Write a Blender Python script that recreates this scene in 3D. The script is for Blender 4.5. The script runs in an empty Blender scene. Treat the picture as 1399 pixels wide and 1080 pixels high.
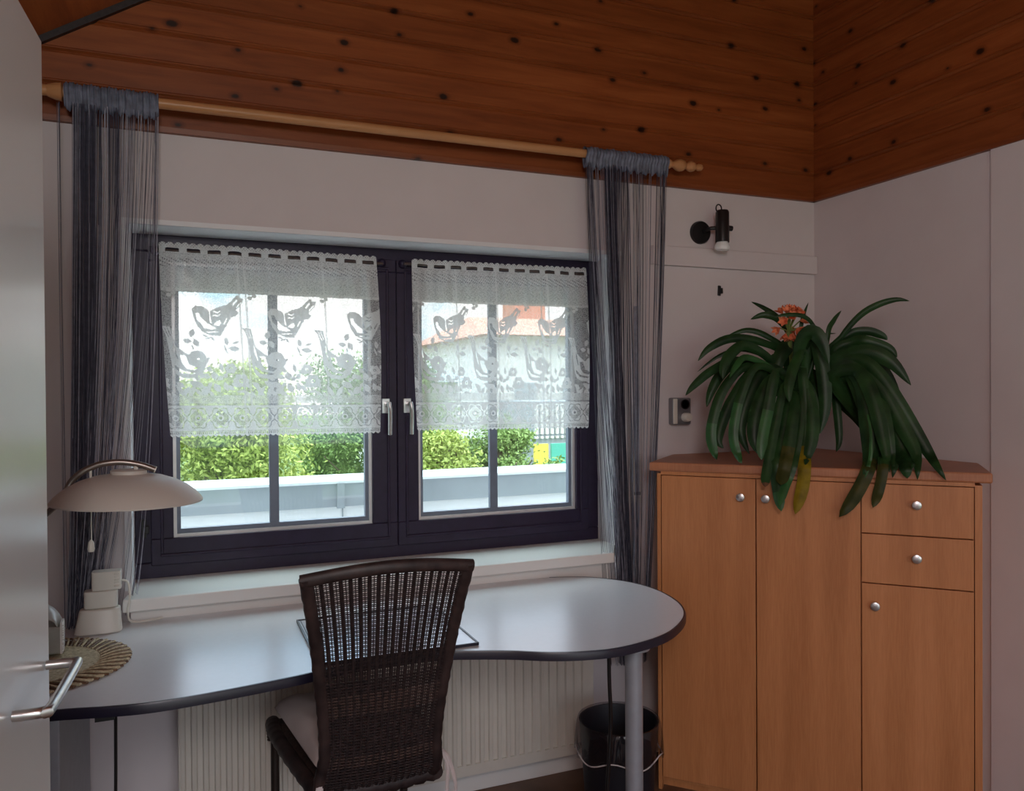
import bpy, math, random
import numpy as np
from mathutils import Vector, Matrix
rnd = random.Random(7)
S = bpy.context.scene
col = S.collection
PI = math.pi

# ------------------------------------------------------------ camera model
F = 1087.99; YAW = math.radians(22.4953); PIT = math.radians(-0.5379); ROL = math.radians(-0.3792)
O = Vector((0, 0, 1.44))
fwd = Vector((math.sin(YAW)*math.cos(PIT), math.cos(YAW)*math.cos(PIT), math.sin(PIT)))
rt0 = Vector((math.cos(YAW), -math.sin(YAW), 0)); up0 = rt0.cross(fwd)
RT = math.cos(ROL)*rt0 + math.sin(ROL)*up0
UP = -math.sin(ROL)*rt0 + math.cos(ROL)*up0
cd = bpy.data.cameras.new('camera'); cam = bpy.data.objects.new('camera', cd); col.objects.link(cam)
cd.sensor_width = 36; cd.lens = F/1399*36; cd.clip_start = .02; cd.clip_end = 300
m = Matrix((RT, UP, -fwd)).transposed().to_4x4(); m.translation = O
cam.matrix_world = m
S.camera = cam
def ray(u, v): return fwd + RT*((u-700)/F) - UP*((v-540)/F)
def at(u, v, d):                       # point at forward depth d
    return O + ray(u, v)*d
def aty(u, v, y):
    r = ray(u, v); return O + r*(y/r.y)

# ------------------------------------------------------------ mesh builder
class MB:
    def __init__(s): s.v = []; s.f = []; s.m = []; s.k = 0
    def add(s, vs, fs):
        n = len(s.v); s.v += [tuple(p) for p in vs]; s.f += [tuple(n+i for i in f) for f in fs]; s.m += [s.k]*len(fs)
        return s
    def box(s, a, b, rz=0, c=None):
        (x0, y0, z0), (x1, y1, z1) = a, b
        vs = [(x0,y0,z0),(x1,y0,z0),(x1,y1,z0),(x0,y1,z0),(x0,y0,z1),(x1,y0,z1),(x1,y1,z1),(x0,y1,z1)]
        return s.add(vs, [(3,2,1,0),(4,5,6,7),(0,1,5,4),(1,2,6,5),(2,3,7,6),(3,0,4,7)])
    def prism(s, poly, z0, z1):        # poly CCW in xy
        n = len(poly)
        vs = [(x, y, z0) for x, y in poly] + [(x, y, z1) for x, y in poly]
        fs = [tuple(range(n-1, -1, -1)), tuple(range(n, 2*n))] + [(i, (i+1) % n, n+(i+1) % n, n+i) for i in range(n)]
        return s.add(vs, fs)
    def obox(s, o, ax, ay, az):        # oriented box: corner + 3 edge vectors
        o, ax, ay, az = map(Vector, (o, ax, ay, az))
        vs = [o, o+ax, o+ax+ay, o+ay, o+az, o+ax+az, o+ax+ay+az, o+ay+az]
        return s.add(vs, [(3,2,1,0),(4,5,6,7),(0,1,5,4),(1,2,6,5),(2,3,7,6),(3,0,4,7)])
    def tube(s, pts, r, n=8, cap=True, flat=1.0, up=None):
        pts = [Vector(p) for p in pts]; N = len(pts)
        rs = r if isinstance(r, (list, tuple)) else [r]*N
        vs = []; prev = Vector(up) if up else None
        for i, p in enumerate(pts):
            t = (pts[min(i+1, N-1)]-pts[max(i-1, 0)])
            t = t.normalized() if t.length > 1e-9 else Vector((0,0,1))
            if prev is None: prev = Vector((0,0,1)) if abs(t.z) < .9 else Vector((1,0,0))
            a = prev - t*prev.dot(t)
            a = a.normalized() if a.length > 1e-6 else t.orthogonal().normalized()
            prev = a; b = t.cross(a)
            for k in range(n):
                an = 2*PI*k/n
                vs.append(p + a*(rs[i]*math.cos(an)) + b*(rs[i]*flat*math.sin(an)))
        fs = [(i*n+k, i*n+(k+1) % n, (i+1)*n+(k+1) % n, (i+1)*n+k) for i in range(N-1) for k in range(n)]
        if cap: fs += [tuple(range(n-1, -1, -1)), tuple((N-1)*n+k for k in range(n))]
        return s.add(vs, fs)
    def lathe(s, prof, c=(0,0,0), n=32, ax=(0,0,1), cap=True):
        c = Vector(c); ax = Vector(ax).normalized(); a = ax.orthogonal().normalized(); b = ax.cross(a)
        vs = [c + ax*h + (a*math.cos(2*PI*k/n)+b*math.sin(2*PI*k/n))*r for r, h in prof for k in range(n)]
        fs = [(i*n+k, i*n+(k+1) % n, (i+1)*n+(k+1) % n, (i+1)*n+k) for i in range(len(prof)-1) for k in range(n)]
        if cap: fs += [tuple(range(n-1, -1, -1)), tuple((len(prof)-1)*n+k for k in range(n))]
        return s.add(vs, fs)
    def grid(s, fn, nu, nv):
        vs = [fn(i/nu, j/nv) for j in range(nv+1) for i in range(nu+1)]
        w = nu+1
        return s.add(vs, [(j*w+i, j*w+i+1, (j+1)*w+i+1, (j+1)*w+i) for j in range(nv) for i in range(nu)])
    def ball(s, c, r, n=12, sc=(1,1,1)):
        c = Vector(c); k = n//2
        prof = [(max(1e-4, r*math.sin(PI*i/k)), -r*math.cos(PI*i/k)) for i in range(k+1)]
        n0 = len(s.v); s.lathe(prof, (0,0,0), n)
        for i in range(n0, len(s.v)):
            p = s.v[i]; s.v[i] = (c.x+p[0]*sc[0], c.y+p[1]*sc[1], c.z+p[2]*sc[2])
        return s
    def build(s, name, mats, parent=None, smooth=False, bevel=0, kind=None, solid=0, sub=0, sharp=True):
        me = bpy.data.meshes.new(name); me.from_pydata(s.v, [], s.f)
        mats = mats if isinstance(mats, (list, tuple)) else [mats]
        for q in mats: me.materials.append(q)
        me.polygons.foreach_set('material_index', s.m)
        me.update(); me.validate()
        if smooth:
            me.polygons.foreach_set('use_smooth', [True]*len(me.polygons))
            if sharp: me.set_sharp_from_angle(angle=math.radians(40))
        o = bpy.data.objects.new(name, me); col.objects.link(o)
        if parent:
            o.parent = parent; o.matrix_parent_inverse = Matrix.Translation(-parent.location) if False else Matrix()
            o.location = (-parent.location.x, -parent.location.y, -parent.location.z)
            if parent.rotation_euler.z: pass
        if solid: md = o.modifiers.new('so', 'SOLIDIFY'); md.thickness = solid; md.offset = 0
        if bevel:
            md = o.modifiers.new('bv', 'BEVEL'); md.width = bevel; md.segments = 2; md.limit_method = 'ANGLE'
            md.angle_limit = math.radians(35)
        if sub: md = o.modifiers.new('su', 'SUBSURF'); md.levels = md.render_levels = sub
        if kind: o['kind'] = kind
        return o
def tag(o, label, cat, group=None, kind=None):
    if label: o['label'] = label
    if cat: o['category'] = cat
    if group: o['group'] = group
    if kind: o['kind'] = kind
    return o
def thing(name, loc, label, cat, group=None):
    o = bpy.data.objects.new(name, None); col.objects.link(o); o.location = loc; o.empty_display_size = .05
    return tag(o, label, cat, group)
# parts are modelled in world coordinates; sub-parts need the parent's offset undone
def sub(o, parent):
    o.parent = parent; o.location = (0, 0, 0); return o
def cr(pts, n=8):                       # catmull-rom through points
    P = [Vector(p) for p in pts]; out = []
    for i in range(len(P)-1):
        p0 = P[max(i-1, 0)]; p1 = P[i]; p2 = P[i+1]; p3 = P[min(i+2, len(P)-1)]
        for k in range(n):
            t = k/n
            out.append(.5*((2*p1)+(p2-p0)*t+(2*p0-5*p1+4*p2-p3)*t*t+(3*p1-p0-3*p2+p3)*t**3))
    out.append(P[-1]); return out

# ------------------------------------------------------------ materials
def nodes(name):
    mt = bpy.data.materials.new(name); mt.use_nodes = True; nt = mt.node_tree; b = nt.nodes['Principled BSDF']
    return mt, nt, b
def N(nt, t, **k):
    n = nt.nodes.new(t)
    for a, v in k.items():
        if a in n.inputs.keys() if not hasattr(n, a) else False: n.inputs[a].default_value = v
        else: setattr(n, a, v)
    return n
def texco(nt, sc=(1,1,1), rot=(0,0,0), kind='Object'):
    t = N(nt, 'ShaderNodeTexCoord'); mp = N(nt, 'ShaderNodeMapping')
    mp.inputs['Scale'].default_value = sc; mp.inputs['Rotation'].default_value = rot
    nt.links.new(t.outputs[kind], mp.inputs[0]); return mp.outputs[0]
def noise(nt, vec, scale, detail=4, rough=.5, dist=0):
    n = N(nt, 'ShaderNodeTexNoise'); n.inputs['Scale'].default_value = scale; n.inputs['Detail'].default_value = detail
    n.inputs['Roughness'].default_value = rough; n.inputs['Distortion'].default_value = dist
    if vec: nt.links.new(vec, n.inputs['Vector'])
    return n.outputs['Fac']
def ramp(nt, fac, stops):
    r = N(nt, 'ShaderNodeValToRGB'); e = r.color_ramp.elements
    while len(e) < len(stops): e.new(.5)
    for el, (p, c) in zip(e, stops): el.position = p; el.color = (*c, 1) if len(c) == 3 else c
    nt.links.new(fac, r.inputs[0]); return r.outputs[0]
def bump(nt, b, h, st=.3, d=.01):
    bp = N(nt, 'ShaderNodeBump'); bp.inputs['Strength'].default_value = st; bp.inputs['Distance'].default_value = d
    nt.links.new(h, bp.inputs['Height']); nt.links.new(bp.outputs[0], b.inputs['Normal'])
def plain(name, c, rough=.5, metal=0, var=.06, sc=30, bst=0, spec=.5, c2=None):
    mt, nt, b = nodes(name)
    v = texco(nt); f = noise(nt, v, sc, 4)
    lo = tuple(x*(1-var) for x in c); hi = c2 or tuple(min(1, x*(1+var)) for x in c)
    nt.links.new(ramp(nt, f, [(.3, lo), (.7, hi)]), b.inputs['Base Color'])
    b.inputs['Roughness'].default_value = rough; b.inputs['Metallic'].default_value = metal
    b.inputs['Specular IOR Level'].default_value = spec
    if bst: bump(nt, b, noise(nt, v, sc*4, 3), bst, .003)
    return mt
def mixc(nt, f, a, b, mode='MIX'):
    n = N(nt, 'ShaderNodeMix', data_type='RGBA', blend_type=mode)
    for s_, i in ((f, 0), (a, 6), (b, 7)):
        if isinstance(s_, (int, float)): n.inputs[i].default_value = s_
        elif isinstance(s_, tuple): n.inputs[i].default_value = (*s_, 1)
        else: nt.links.new(s_, n.inputs[i])
    return n.outputs[2]
def pine(name, horiz='x', knots=True, base=((.19,.046,.011),(.265,.070,.018),(.33,.096,.027)), rough=.42, bw=.096):
    mt, nt, b = nodes(name)
    sc = {'x': (.9, 6, 10), 'y': (6, .9, 10)}[horiz]
    v = texco(nt, sc)
    g = noise(nt, v, 3.2, 8, .62, .5)
    c = ramp(nt, g, [(.28, base[0]), (.5, base[1]), (.72, base[2])])
    # one tone per board: quantised height
    tc = N(nt, 'ShaderNodeTexCoord'); sp = N(nt, 'ShaderNodeSeparateXYZ'); nt.links.new(tc.outputs['Object'], sp.inputs[0])
    dv = N(nt, 'ShaderNodeMath', operation='MULTIPLY'); nt.links.new(sp.outputs[2], dv.inputs[0]); dv.inputs[1].default_value = 1/bw
    ad = N(nt, 'ShaderNodeMath', operation='ADD'); nt.links.new(dv.outputs[0], ad.inputs[0]); ad.inputs[1].default_value = -2.232/bw+40
    fl = N(nt, 'ShaderNodeMath', operation='FLOOR'); nt.links.new(ad.outputs[0], fl.inputs[0])
    wn = N(nt, 'ShaderNodeTexWhiteNoise', noise_dimensions='1D'); nt.links.new(fl.outputs[0], wn.inputs['W'])
    tone = ramp(nt, wn.outputs['Value'], [(0, (.84,.80,.78)), (1, (1.12,1.1,1.08))])
    c = mixc(nt, 1.0, c, tone, 'MULTIPLY')
    if knots:
        cb_ = N(nt, 'ShaderNodeCombineXYZ'); nt.links.new(sp.outputs[0 if horiz == 'x' else 1], cb_.inputs[0])
        zz_ = N(nt, 'ShaderNodeMath', operation='MULTIPLY'); nt.links.new(sp.outputs[2], zz_.inputs[0]); zz_.inputs[1].default_value = 1.5
        nt.links.new(zz_.outputs[0], cb_.inputs[1])
        vo = N(nt, 'ShaderNodeTexVoronoi', voronoi_dimensions='2D'); vo.inputs['Scale'].default_value = 5.2; nt.links.new(cb_.outputs[0], vo.inputs['Vector'])
        kr_ = N(nt, 'ShaderNodeSeparateColor'); nt.links.new(vo.outputs['Color'], kr_.inputs[0])
        gt = N(nt, 'ShaderNodeMath', operation='LESS_THAN'); nt.links.new(kr_.outputs[0], gt.inputs[0]); gt.inputs[1].default_value = .43
        sz = N(nt, 'ShaderNodeMath', operation='MULTIPLY_ADD'); nt.links.new(kr_.outputs[1], sz.inputs[0]); sz.inputs[1].default_value = .06; nt.links.new(vo.outputs['Distance'], sz.inputs[2])
        bad = N(nt, 'ShaderNodeMath', operation='ADD'); nt.links.new(sz.outputs[0], bad.inputs[0]); nt.links.new(gt.outputs[0], bad.inputs[1])
        wob = noise(nt, texco(nt), 60, 2)
        s1 = N(nt, 'ShaderNodeMath', operation='MULTIPLY_ADD'); nt.links.new(wob, s1.inputs[0]); s1.inputs[1].default_value = .05
        nt.links.new(bad.outputs[0], s1.inputs[2])
        k = ramp(nt, s1.outputs[0], [(.085, (0,0,0)), (.125, (1,1,1))])
        k2 = ramp(nt, s1.outputs[0], [(.10, (.55,.48,.45)), (.20, (1,1,1))])
        c = mixc(nt, 1.0, c, k2, 'MULTIPLY')
        c = mixc(nt, k, (.022,.008,.004), c)
    nt.links.new(c, b.inputs['Base Color']); b.inputs['Roughness'].default_value = rough
    b.inputs['Specular IOR Level'].default_value = .35
    bump(nt, b, g, .08, .004)
    return mt
def beech(name, vert=True, base=((.42,.155,.050),(.52,.205,.072),(.60,.25,.098))):
    mt, nt, b = nodes(name)
    v = texco(nt, (9, 9, .7) if vert else (1.2, 1.2, 14), (0, 0, 0))
    g = noise(nt, v, 1.6, 6, .55, .4); g2 = noise(nt, texco(nt, (60, 60, 4)), 4, 2)
    c = ramp(nt, g, [(.3, base[0]), (.52, base[1]), (.75, base[2])])
    c = mixc(nt, .12, c, ramp(nt, g2, [(.35, (.35,.13,.05)), (.65, (.7,.35,.16))]))
    nt.links.new(c, b.inputs['Base Color']); b.inputs['Roughness'].default_value = .42
    return mt
M = {}
M['wall'] = plain('plaster', (.70,.64,.645), .9, var=.02, sc=8, bst=.12, spec=.2)
M['wall_r'] = M['wall']
M['white'] = plain('white_lacquer', (.78,.76,.73), .35, var=.015, sc=5)
M['reveal'] = plain('white_reveal_paint', (.82,.82,.84), .6, var=.02, sc=12)
M['door'] = plain('door_paint', (.82,.86,.86), .24, var=.02, sc=3)
M['pine_x'] = pine('pine_boards_window_side', 'x'); M['pine_y'] = pine('pine_boards_side', 'y')
M['pine_c'] = pine('pine_ceiling', 'y', knots=False, base=((.26,.06,.014),(.38,.10,.025),(.5,.16,.04)))
M['rod'] = pine('rod_wood', 'x', knots=False, base=((.50,.23,.09),(.60,.30,.13),(.68,.36,.17)), rough=.35)
M['beech'] = beech('beech_veneer'); M['beech_t'] = beech('beech_top', False, ((.33,.12,.055),(.42,.165,.08),(.48,.2,.10)))
M['frame'] = plain('plum_window_paint', (.026,.017,.042), .36, var=.15, sc=40, bst=.05, spec=.28)
M['spacer'] = plain('bright_spacer', (.7,.68,.68), .3, .3)
M['muntin'] = plain('blue_grey_bar', (.16,.19,.25), .4)
M['steel'] = plain('brushed_steel', (.62,.62,.62), .28, 1, sc=80)
M['grey_metal'] = plain('grey_powder_metal', (.34,.36,.40), .4, .3)
M['dark_edge'] = plain('dark_edge_band', (.010,.008,.022), .35)
M['desk'] = plain('desk_laminate', (.72,.73,.76), .27, var=.012, sc=60, spec=.9)
M['black'] = plain('black_metal', (.012,.011,.012), .35)
M['plastic'] = plain('ivory_plastic', (.72,.69,.62), .35, var=.02)
M['socketgrey'] = plain('socket_metal', (.25,.25,.27), .3, .5)
M['thread'] = plain('slate_thread', (.055,.055,.085), .6, var=.3, sc=60)
M['thread_l'] = plain('pale_slate_thread', (.36,.36,.43), .5, var=.2, sc=60)  # paler copy of the thread: light caught by some strings, put into the colour
M['header'] = plain('slate_ribbon', (.13,.145,.20), .55, var=.35, sc=40)
M['radiator'] = plain('radiator_enamel', (.66,.62,.55), .4, var=.02)
M['floor'] = plain('dark_parquet', (.13,.065,.035), .45, var=.3, sc=6)
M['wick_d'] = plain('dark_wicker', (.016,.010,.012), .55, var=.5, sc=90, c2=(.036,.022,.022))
M['wick_b'] = plain('brown_wicker', (.050,.030,.026), .55, var=.4, sc=90, c2=(.09,.055,.046))
M['wick_f'] = plain('wicker_wrap', (.020,.012,.014), .5, var=.5, sc=26, c2=(.055,.034,.032))
M['tube'] = plain('bronze_tube', (.05,.04,.035), .35, .5)
M['cushion'] = plain('mauve_grey_cloth', (.58,.50,.48), .9, var=.08, sc=9, bst=.3)
M['tie'] = plain('pale_tape', (.62,.56,.55), .9)
M['lampshade'] = plain('lamp_enamel', (.60,.55,.50), .42, var=.02, sc=6)
M['lamp_metal'] = plain('lamp_metal', (.25,.21,.19), .3, .8)
M['bin'] = plain('black_bin_plastic', (.008,.008,.014), .55)
M['straw'] = plain('straw', (.62,.50,.32), .8, var=.4, sc=120, bst=.6, c2=(.72,.62,.42))
M['straw_d'] = plain('brown_cane', (.10,.045,.022), .6, var=.4, sc=60, c2=(.24,.13,.07))
M['leaf'] = plain('clivia_leaf', (.007,.030,.008), .42, var=.3, sc=16, c2=(.020,.065,.016), spec=.3)
M['leaf_l'] = plain('clivia_leaf_light', (.022,.088,.022), .42, var=.35, sc=16, spec=.4)
M['leaf_o'] = plain('clivia_leaf_olive', (.022,.040,.006), .5, var=.4, sc=22, c2=(.06,.055,.008), spec=.25)
M['leaf_y'] = plain('clivia_leaf_yellow', (.15,.105,.004), .55, var=.35, sc=22, c2=(.27,.19,.008), spec=.2)
M['leaf_b'] = plain('dry_leaf_tip', (.12,.05,.02), .8, var=.3)
M['flower'] = plain('orange_petal', (.85,.16,.06), .6, var=.25, sc=60, c2=(.95,.36,.18), spec=.2)
M['fstem'] = plain('flower_stem', (.17,.24,.06), .5)
M['pot'] = plain('dark_glazed_pot', (.035,.03,.028), .3)
M['paper'] = plain('pad_sheet', (.68,.70,.75), .15, var=.12, sc=9)
M['bulb'] = plain('reflector_bulb', (.85,.88,.87), .15)
M['shutter'] = plain('shutter_slats', (.46,.46,.40), .6)

def glass(name, tint=(1,1,1), gl=.06):
    mt = bpy.data.materials.new(name); mt.use_nodes = True; nt = mt.node_tree; nt.nodes.clear()
    o = N(nt, 'ShaderNodeOutputMaterial'); t = N(nt, 'ShaderNodeBsdfTransparent'); t.inputs[0].default_value = (*tint, 1)
    g = N(nt, 'ShaderNodeBsdfGlossy'); g.inputs['Roughness'].default_value = .02
    mx = N(nt, 'ShaderNodeMixShader'); mx.inputs[0].default_value = gl
    nt.links.new(t.outputs[0], mx.inputs[1]); nt.links.new(g.outputs[0], mx.inputs[2]); nt.links.new(mx.outputs[0], o.inputs[0])
    return mt
M['glass'] = glass('window_glass', (.97,.985,.98), .04)
M['liner'] = glass('bin_liner_film', (.75,.75,.78), .08)
def cloth(name, c, alpha_attr=False):
    mt = bpy.data.materials.new(name); mt.use_nodes = True; nt = mt.node_tree; nt.nodes.clear()
    o = N(nt, 'ShaderNodeOutputMaterial')
    d = N(nt, 'ShaderNodeBsdfDiffuse'); d.inputs[0].default_value = (*c, 1)
    tl = N(nt, 'ShaderNodeBsdfTranslucent'); tl.inputs[0].default_value = (*c, 1)
    m1 = N(nt, 'ShaderNodeMixShader'); m1.inputs[0].default_value = .38
    nt.links.new(d.outputs[0], m1.inputs[1]); nt.links.new(tl.outputs[0], m1.inputs[2])
    if not alpha_attr: nt.links.new(m1.outputs[0], o.inputs[0]); return mt
    at_ = N(nt, 'ShaderNodeAttribute', attribute_name='cover')
    v = N(nt, 'ShaderNodeTexVoronoi'); v.inputs['Scale'].default_value = 260
    nt.links.new(texco(nt, (1, .02, 1)), v.inputs['Vector'])
    hole = ramp(nt, v.outputs['Distance'], [(.18, (0,0,0)), (.5, (1,1,1))])      # 0 in a hole's middle
    # net cover = hole pattern around the attribute's value
    sub_ = N(nt, 'ShaderNodeMath', operation='SUBTRACT'); nt.links.new(hole, sub_.inputs[0]); sub_.inputs[1].default_value = .5
    ml = N(nt, 'ShaderNodeMath', operation='MULTIPLY_ADD'); ml.use_clamp = True
    nt.links.new(sub_.outputs[0], ml.inputs[0]); ml.inputs[1].default_value = .45; nt.links.new(at_.outputs['Fac'], ml.inputs[2])
    tr = N(nt, 'ShaderNodeBsdfTransparent'); m2 = N(nt, 'ShaderNodeMixShader')
    nt.links.new(ml.outputs[0], m2.inputs[0]); nt.links.new(tr.outputs[0], m2.inputs[1]); nt.links.new(m1.outputs[0], m2.inputs[2])
    nt.links.new(m2.outputs[0], o.inputs[0]); return mt
M['lace'] = cloth('cotton_lace', (.80,.80,.79), True)

# ------------------------------------------------------------ room shell
WX0, WX1, WZ0, WZ1 = -.152, 1.562, .70, 1.955       # window opening in the wall
XR = 2.535; YW = 2.69; XL = -1.0; YB = -2.6; ZT = 4.5; ZW = 2.232
b = MB()
for a, c in (((XL-.2, YW, -.02), (WX0, YW+.3, ZT)), ((WX1, YW, -.02), (XR+.2, YW+.3, ZT)),
             ((WX0, YW, -.02), (WX1, YW+.3, WZ0)), ((WX0, YW, WZ1), (WX1, YW+.3, ZT))): b.box(a, c)
b.build('wall_back', M['wall'], kind='structure')
b = MB(); b.box((XR, YB, -.02), (XR+.2, YW+.3, ZT)); b.box((XR-.012, YB, 0), (XR+.01, 1.866, ZW))
b.build('wall_right', M['wall_r'], kind='structure')
b = MB(); b.box((XL-.2, YB, -.02), (XL, YW, 2.2)); b.build('wall_left', M['wall'], kind='structure')
b = MB()   # rear wall; its wide unglazed opening behind the camera is added to admit daylight
for a, c in (((XL-.2, YB-.2, -.02), (-.4, YB, ZT)), ((2.0, YB-.2, -.02), (XR+.2, YB, ZT)), ((-.4, YB-.2, 2.3), (2.0, YB, ZT)), ((-.4, YB-.2, -.02), (2.0, YB, .3))): b.box(a, c)
b.build('wall_rear', M['wall'], kind='structure')
b = MB(); b.box((XL-.2, YB-.2, -.12), (XR+.2, YW+.3, 0)); b.build('floor', M['floor'], kind='structure')
# pitched ceiling rising to the right (line read off the rake at the window wall)
zc = lambda x: 2.470+.626*(x+.369)
b = MB(); b.add([(x, y, zc(x)+h) for x in (XL-.25, XR+.25) for y in (YB-.2, YW+.32) for h in (0, .12)],
                [(0,4,6,2),(1,3,7,5),(0,1,5,4),(2,6,7,3),(0,2,3,1),(4,5,7,6)])
b.build('ceiling', M['pine_c'], kind='structure')
# pine cladding: boards with V grooves and a small bottom trim
def cladding(horiz):
    b = MB(); prof = [(0, ZW), (.020, ZW), (.022, ZW+.016), (.016, ZW+.018)]
    z = ZW+.018; w = .096
    while z < ZT-.1:
        prof += [(.0165, z+w-.010), (.0125, z+w-.004), (.0125, z+w-.003), (.0205, z+w+.003), (.0205, z+w+.006), (.0165, z+w+.010)]; z += w
    prof += [(0, z+.01)]
    if horiz == 'x': ends = [(XL-.05, None), (XR, None)]; P = lambda e, d, zz: (e, YW-d, zz)
    else: ends = [(YW, None), (YB, None)]; P = lambda e, d, zz: (XR-d+ (0.0), e, zz)
    n = len(prof)
    vs = [P(e[0], d, zz) for e in ends for d, zz in prof]
    b.add(vs, [(i, i+1, n+i+1, n+i) for i in range(n-1)])
    return b
cladding('x').build('trim_1', M['pine_x'], kind='structure')
cladding('y').build('trim_2', M['pine_y'], kind='structure')
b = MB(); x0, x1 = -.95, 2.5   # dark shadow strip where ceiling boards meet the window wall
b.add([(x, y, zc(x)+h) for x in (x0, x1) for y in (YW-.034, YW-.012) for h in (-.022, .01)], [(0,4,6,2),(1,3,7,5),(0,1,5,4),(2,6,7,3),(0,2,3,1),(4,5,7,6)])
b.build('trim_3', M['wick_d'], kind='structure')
b = MB(); b.box((XL, YW-.015, 0), (1.75, YW, .075)); b.build('baseboard_back', M['white'], kind='structure', bevel=.003)

# window reveal lining + sill + plinth box under the sill
b = MB(); e = .004
b.box((WX0-.0, YW-e, WZ0+.1), (WX0+.006, 2.86, WZ1)); b.box((WX1-.006, YW-e, WZ0+.1), (WX1, 2.86, WZ1)); b.box((WX0, YW-e, WZ1-.006), (WX1, 2.86, WZ1))
b.box((WX0-.014, YW-.006, .83), (WX0+.0055, YW+.0, WZ1-.006)); b.box((WX0-.014, YW-.006, WZ1-.006), (WX1+.012, YW+.0, WZ1+.010))
b.build('trim_4', M['reveal'], kind='structure')
b = MB(); b.prism([(-.168, 2.585), (1.478, 2.585), (1.558, 2.72), (1.558, 2.86), (-.15, 2.86), (-.15, 2.72)], .788, .826)
b.build('trim_5', M['white'], kind='structure', bevel=.004)
b = MB(); b.box((-.148, 2.618, .70), (1.50, YW+.005, .788)); b.build('trim_6', M['white'], kind='structure')
# window: outer frame (trunk), two sashes as children
def ring(b, x0, x1, z0, z1, wl, wr, wb, wt, y0, y1):
    b.box((x0, y0, z0), (x1, y1, z0+wb)); b.box((x0, y0, z1-wt), (x1, y1, z1))
    b.box((x0, y0, z0+wb), (x0+wl, y1, z1-wt)); b.box((x1-wr, y0, z0+wb), (x1, y1, z1-wt))
wf = bpy.data.objects.new('window_1', None); col.objects.link(wf); wf.location = (.7, 2.87, .826); wf['kind'] = 'structure'
b = MB(); ring(b, WX0+.004, WX1-.004, .824, WZ1-.005, .062, .062, .052, .055, 2.852, 2.915); b.build('window_frame', M['frame'], wf, bevel=.004)
for (x0, x1, gx0, gx1, mx) in ((-.098, .722, -.030, .630, .292), (.724, 1.505, .802, 1.450, 1.108)):
    b = MB(); z0, z1, gz0, gz1 = .868, 1.908, .955, 1.862
    ring(b, x0, x1, z0, z1, gx0-x0, x1-gx1, gz0-z0, z1-gz1, 2.838, 2.90)
    ring(b, x0+.028, x1-.028, z0+.028, z1-.028, .01, .01, .01, .01, 2.833, 2.839)
    sh = b.build('window_sash', M['frame'], wf, bevel=.003)
    b = MB(); ring(b, gx0-.002, gx1+.002, gz0-.002, gz1+.002, .012, .012, .012, .012, 2.85, 2.875); sub(b.build('glazing_bead', M['spacer']), sh)
    b = MB(); ring(b, gx0+.009, gx1-.009, gz0+.009, gz1-.009, .013, .013, .016, .013, 2.862, 2.885); sub(b.build('spacer_bar', M['muntin']), sh)
    b = MB(); b.box((mx-.016, 2.864, gz0+.01), (mx+.016, 2.884, gz1-.01)); sub(b.build('glazing_bar', M['muntin'], bevel=.002), sh)
    b = MB(); b.box((gx0, 2.872, gz0), (gx1, 2.876, gz1)); sub(b.build('window_pane', M['glass']), sh)
for hx in (.678, .757):
    b = MB(); b.box((hx-.014, 2.824, 1.352), (hx+.014, 2.839, 1.405)); b.tube([(hx+.004, 2.83, 1.385), (hx+.004, 2.795, 1.385)], .009, 10)
    b.tube(cr([(hx+.004, 2.793, 1.392), (hx+.006, 2.79, 1.37), (hx+.008, 2.795, 1.33), (hx+.008, 2.80, 1.275)]), .0075, 10, flat=1.2)
    b.build('window_handle', M['steel'], wf, smooth=True, bevel=.002)
b = MB(); b.box((-.126, 2.842, .96), (-.112, 2.856, 1.02)); b.box((-.118, 2.834, .975), (-.104, 2.85, 1.0)); b.build('window_hinge', M['black'], wf, bevel=.002)

# outside roller shutters, partly lowered
for x0, x1, lb in ((-.06, .66, 'pale roller shutter edge lowered behind the top of the left pane'), (.78, 1.48, 'pale roller shutter edge lowered behind the top of the right pane')):
    b = MB(); z = 1.775
    while z < 1.95:
        b.add([(x, y, zz) for x in (x0, x1) for y, zz in ((2.93, z), (2.922, z+.018), (2.93, z+.036), (2.942, z+.036), (2.942, z))], [(0,5,6,1),(1,6,7,2),(2,7,8,3),(3,8,9,4),(4,9,5,0),(0,1,2,3,4),(9,8,7,6,5)]); z += .037
    tag(b.build('roller_shutter', M['shutter']), lb, 'shutter', 'roller shutters outside the window')

# ------------------------------------------------------------ lace cafe curtains
PX = .0024
def poly_mask(A, X, Z, poly, val):
    px = np.array([p[0] for p in poly]); pz = np.array([p[1] for p in poly])
    x0, x1, z0, z1 = px.min(), px.max(), pz.min(), pz.max()
    sel = np.where((X >= x0) & (X <= x1) & (Z >= z0) & (Z <= z1))
    if len(sel[0]) == 0: return
    xs, zs = X[sel], Z[sel]; ins = np.zeros(len(xs), bool); j = len(px)-1
    for i in range(len(px)):
        c = ((pz[i] > zs) != (pz[j] > zs)) & (xs < (px[j]-px[i])*(zs-pz[i])/(pz[j]-pz[i]+1e-12)+px[i]); ins ^= c; j = i
    A[sel[0][ins], sel[1][ins]] = val
def ell(cx, cz, a, c, rot=0, n=14):
    r = math.radians(rot); return [(cx+a*math.cos(t)*math.cos(r)-c*math.sin(t)*math.sin(r), cz+a*math.cos(t)*math.sin(r)+c*math.sin(t)*math.cos(r)) for t in [2*PI*k/n for k in range(n)]]
def leafp(cx, cz, l, w, rot):
    r = math.radians(rot); P = [(-l,0),(-l*.4,-w*.8),(l*.2,-w),(l,0),(l*.2,w),(-l*.4,w*.8)]
    return [(cx+x*math.cos(r)-z*math.sin(r), cz+x*math.sin(r)+z*math.cos(r)) for x, z in P]
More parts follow.
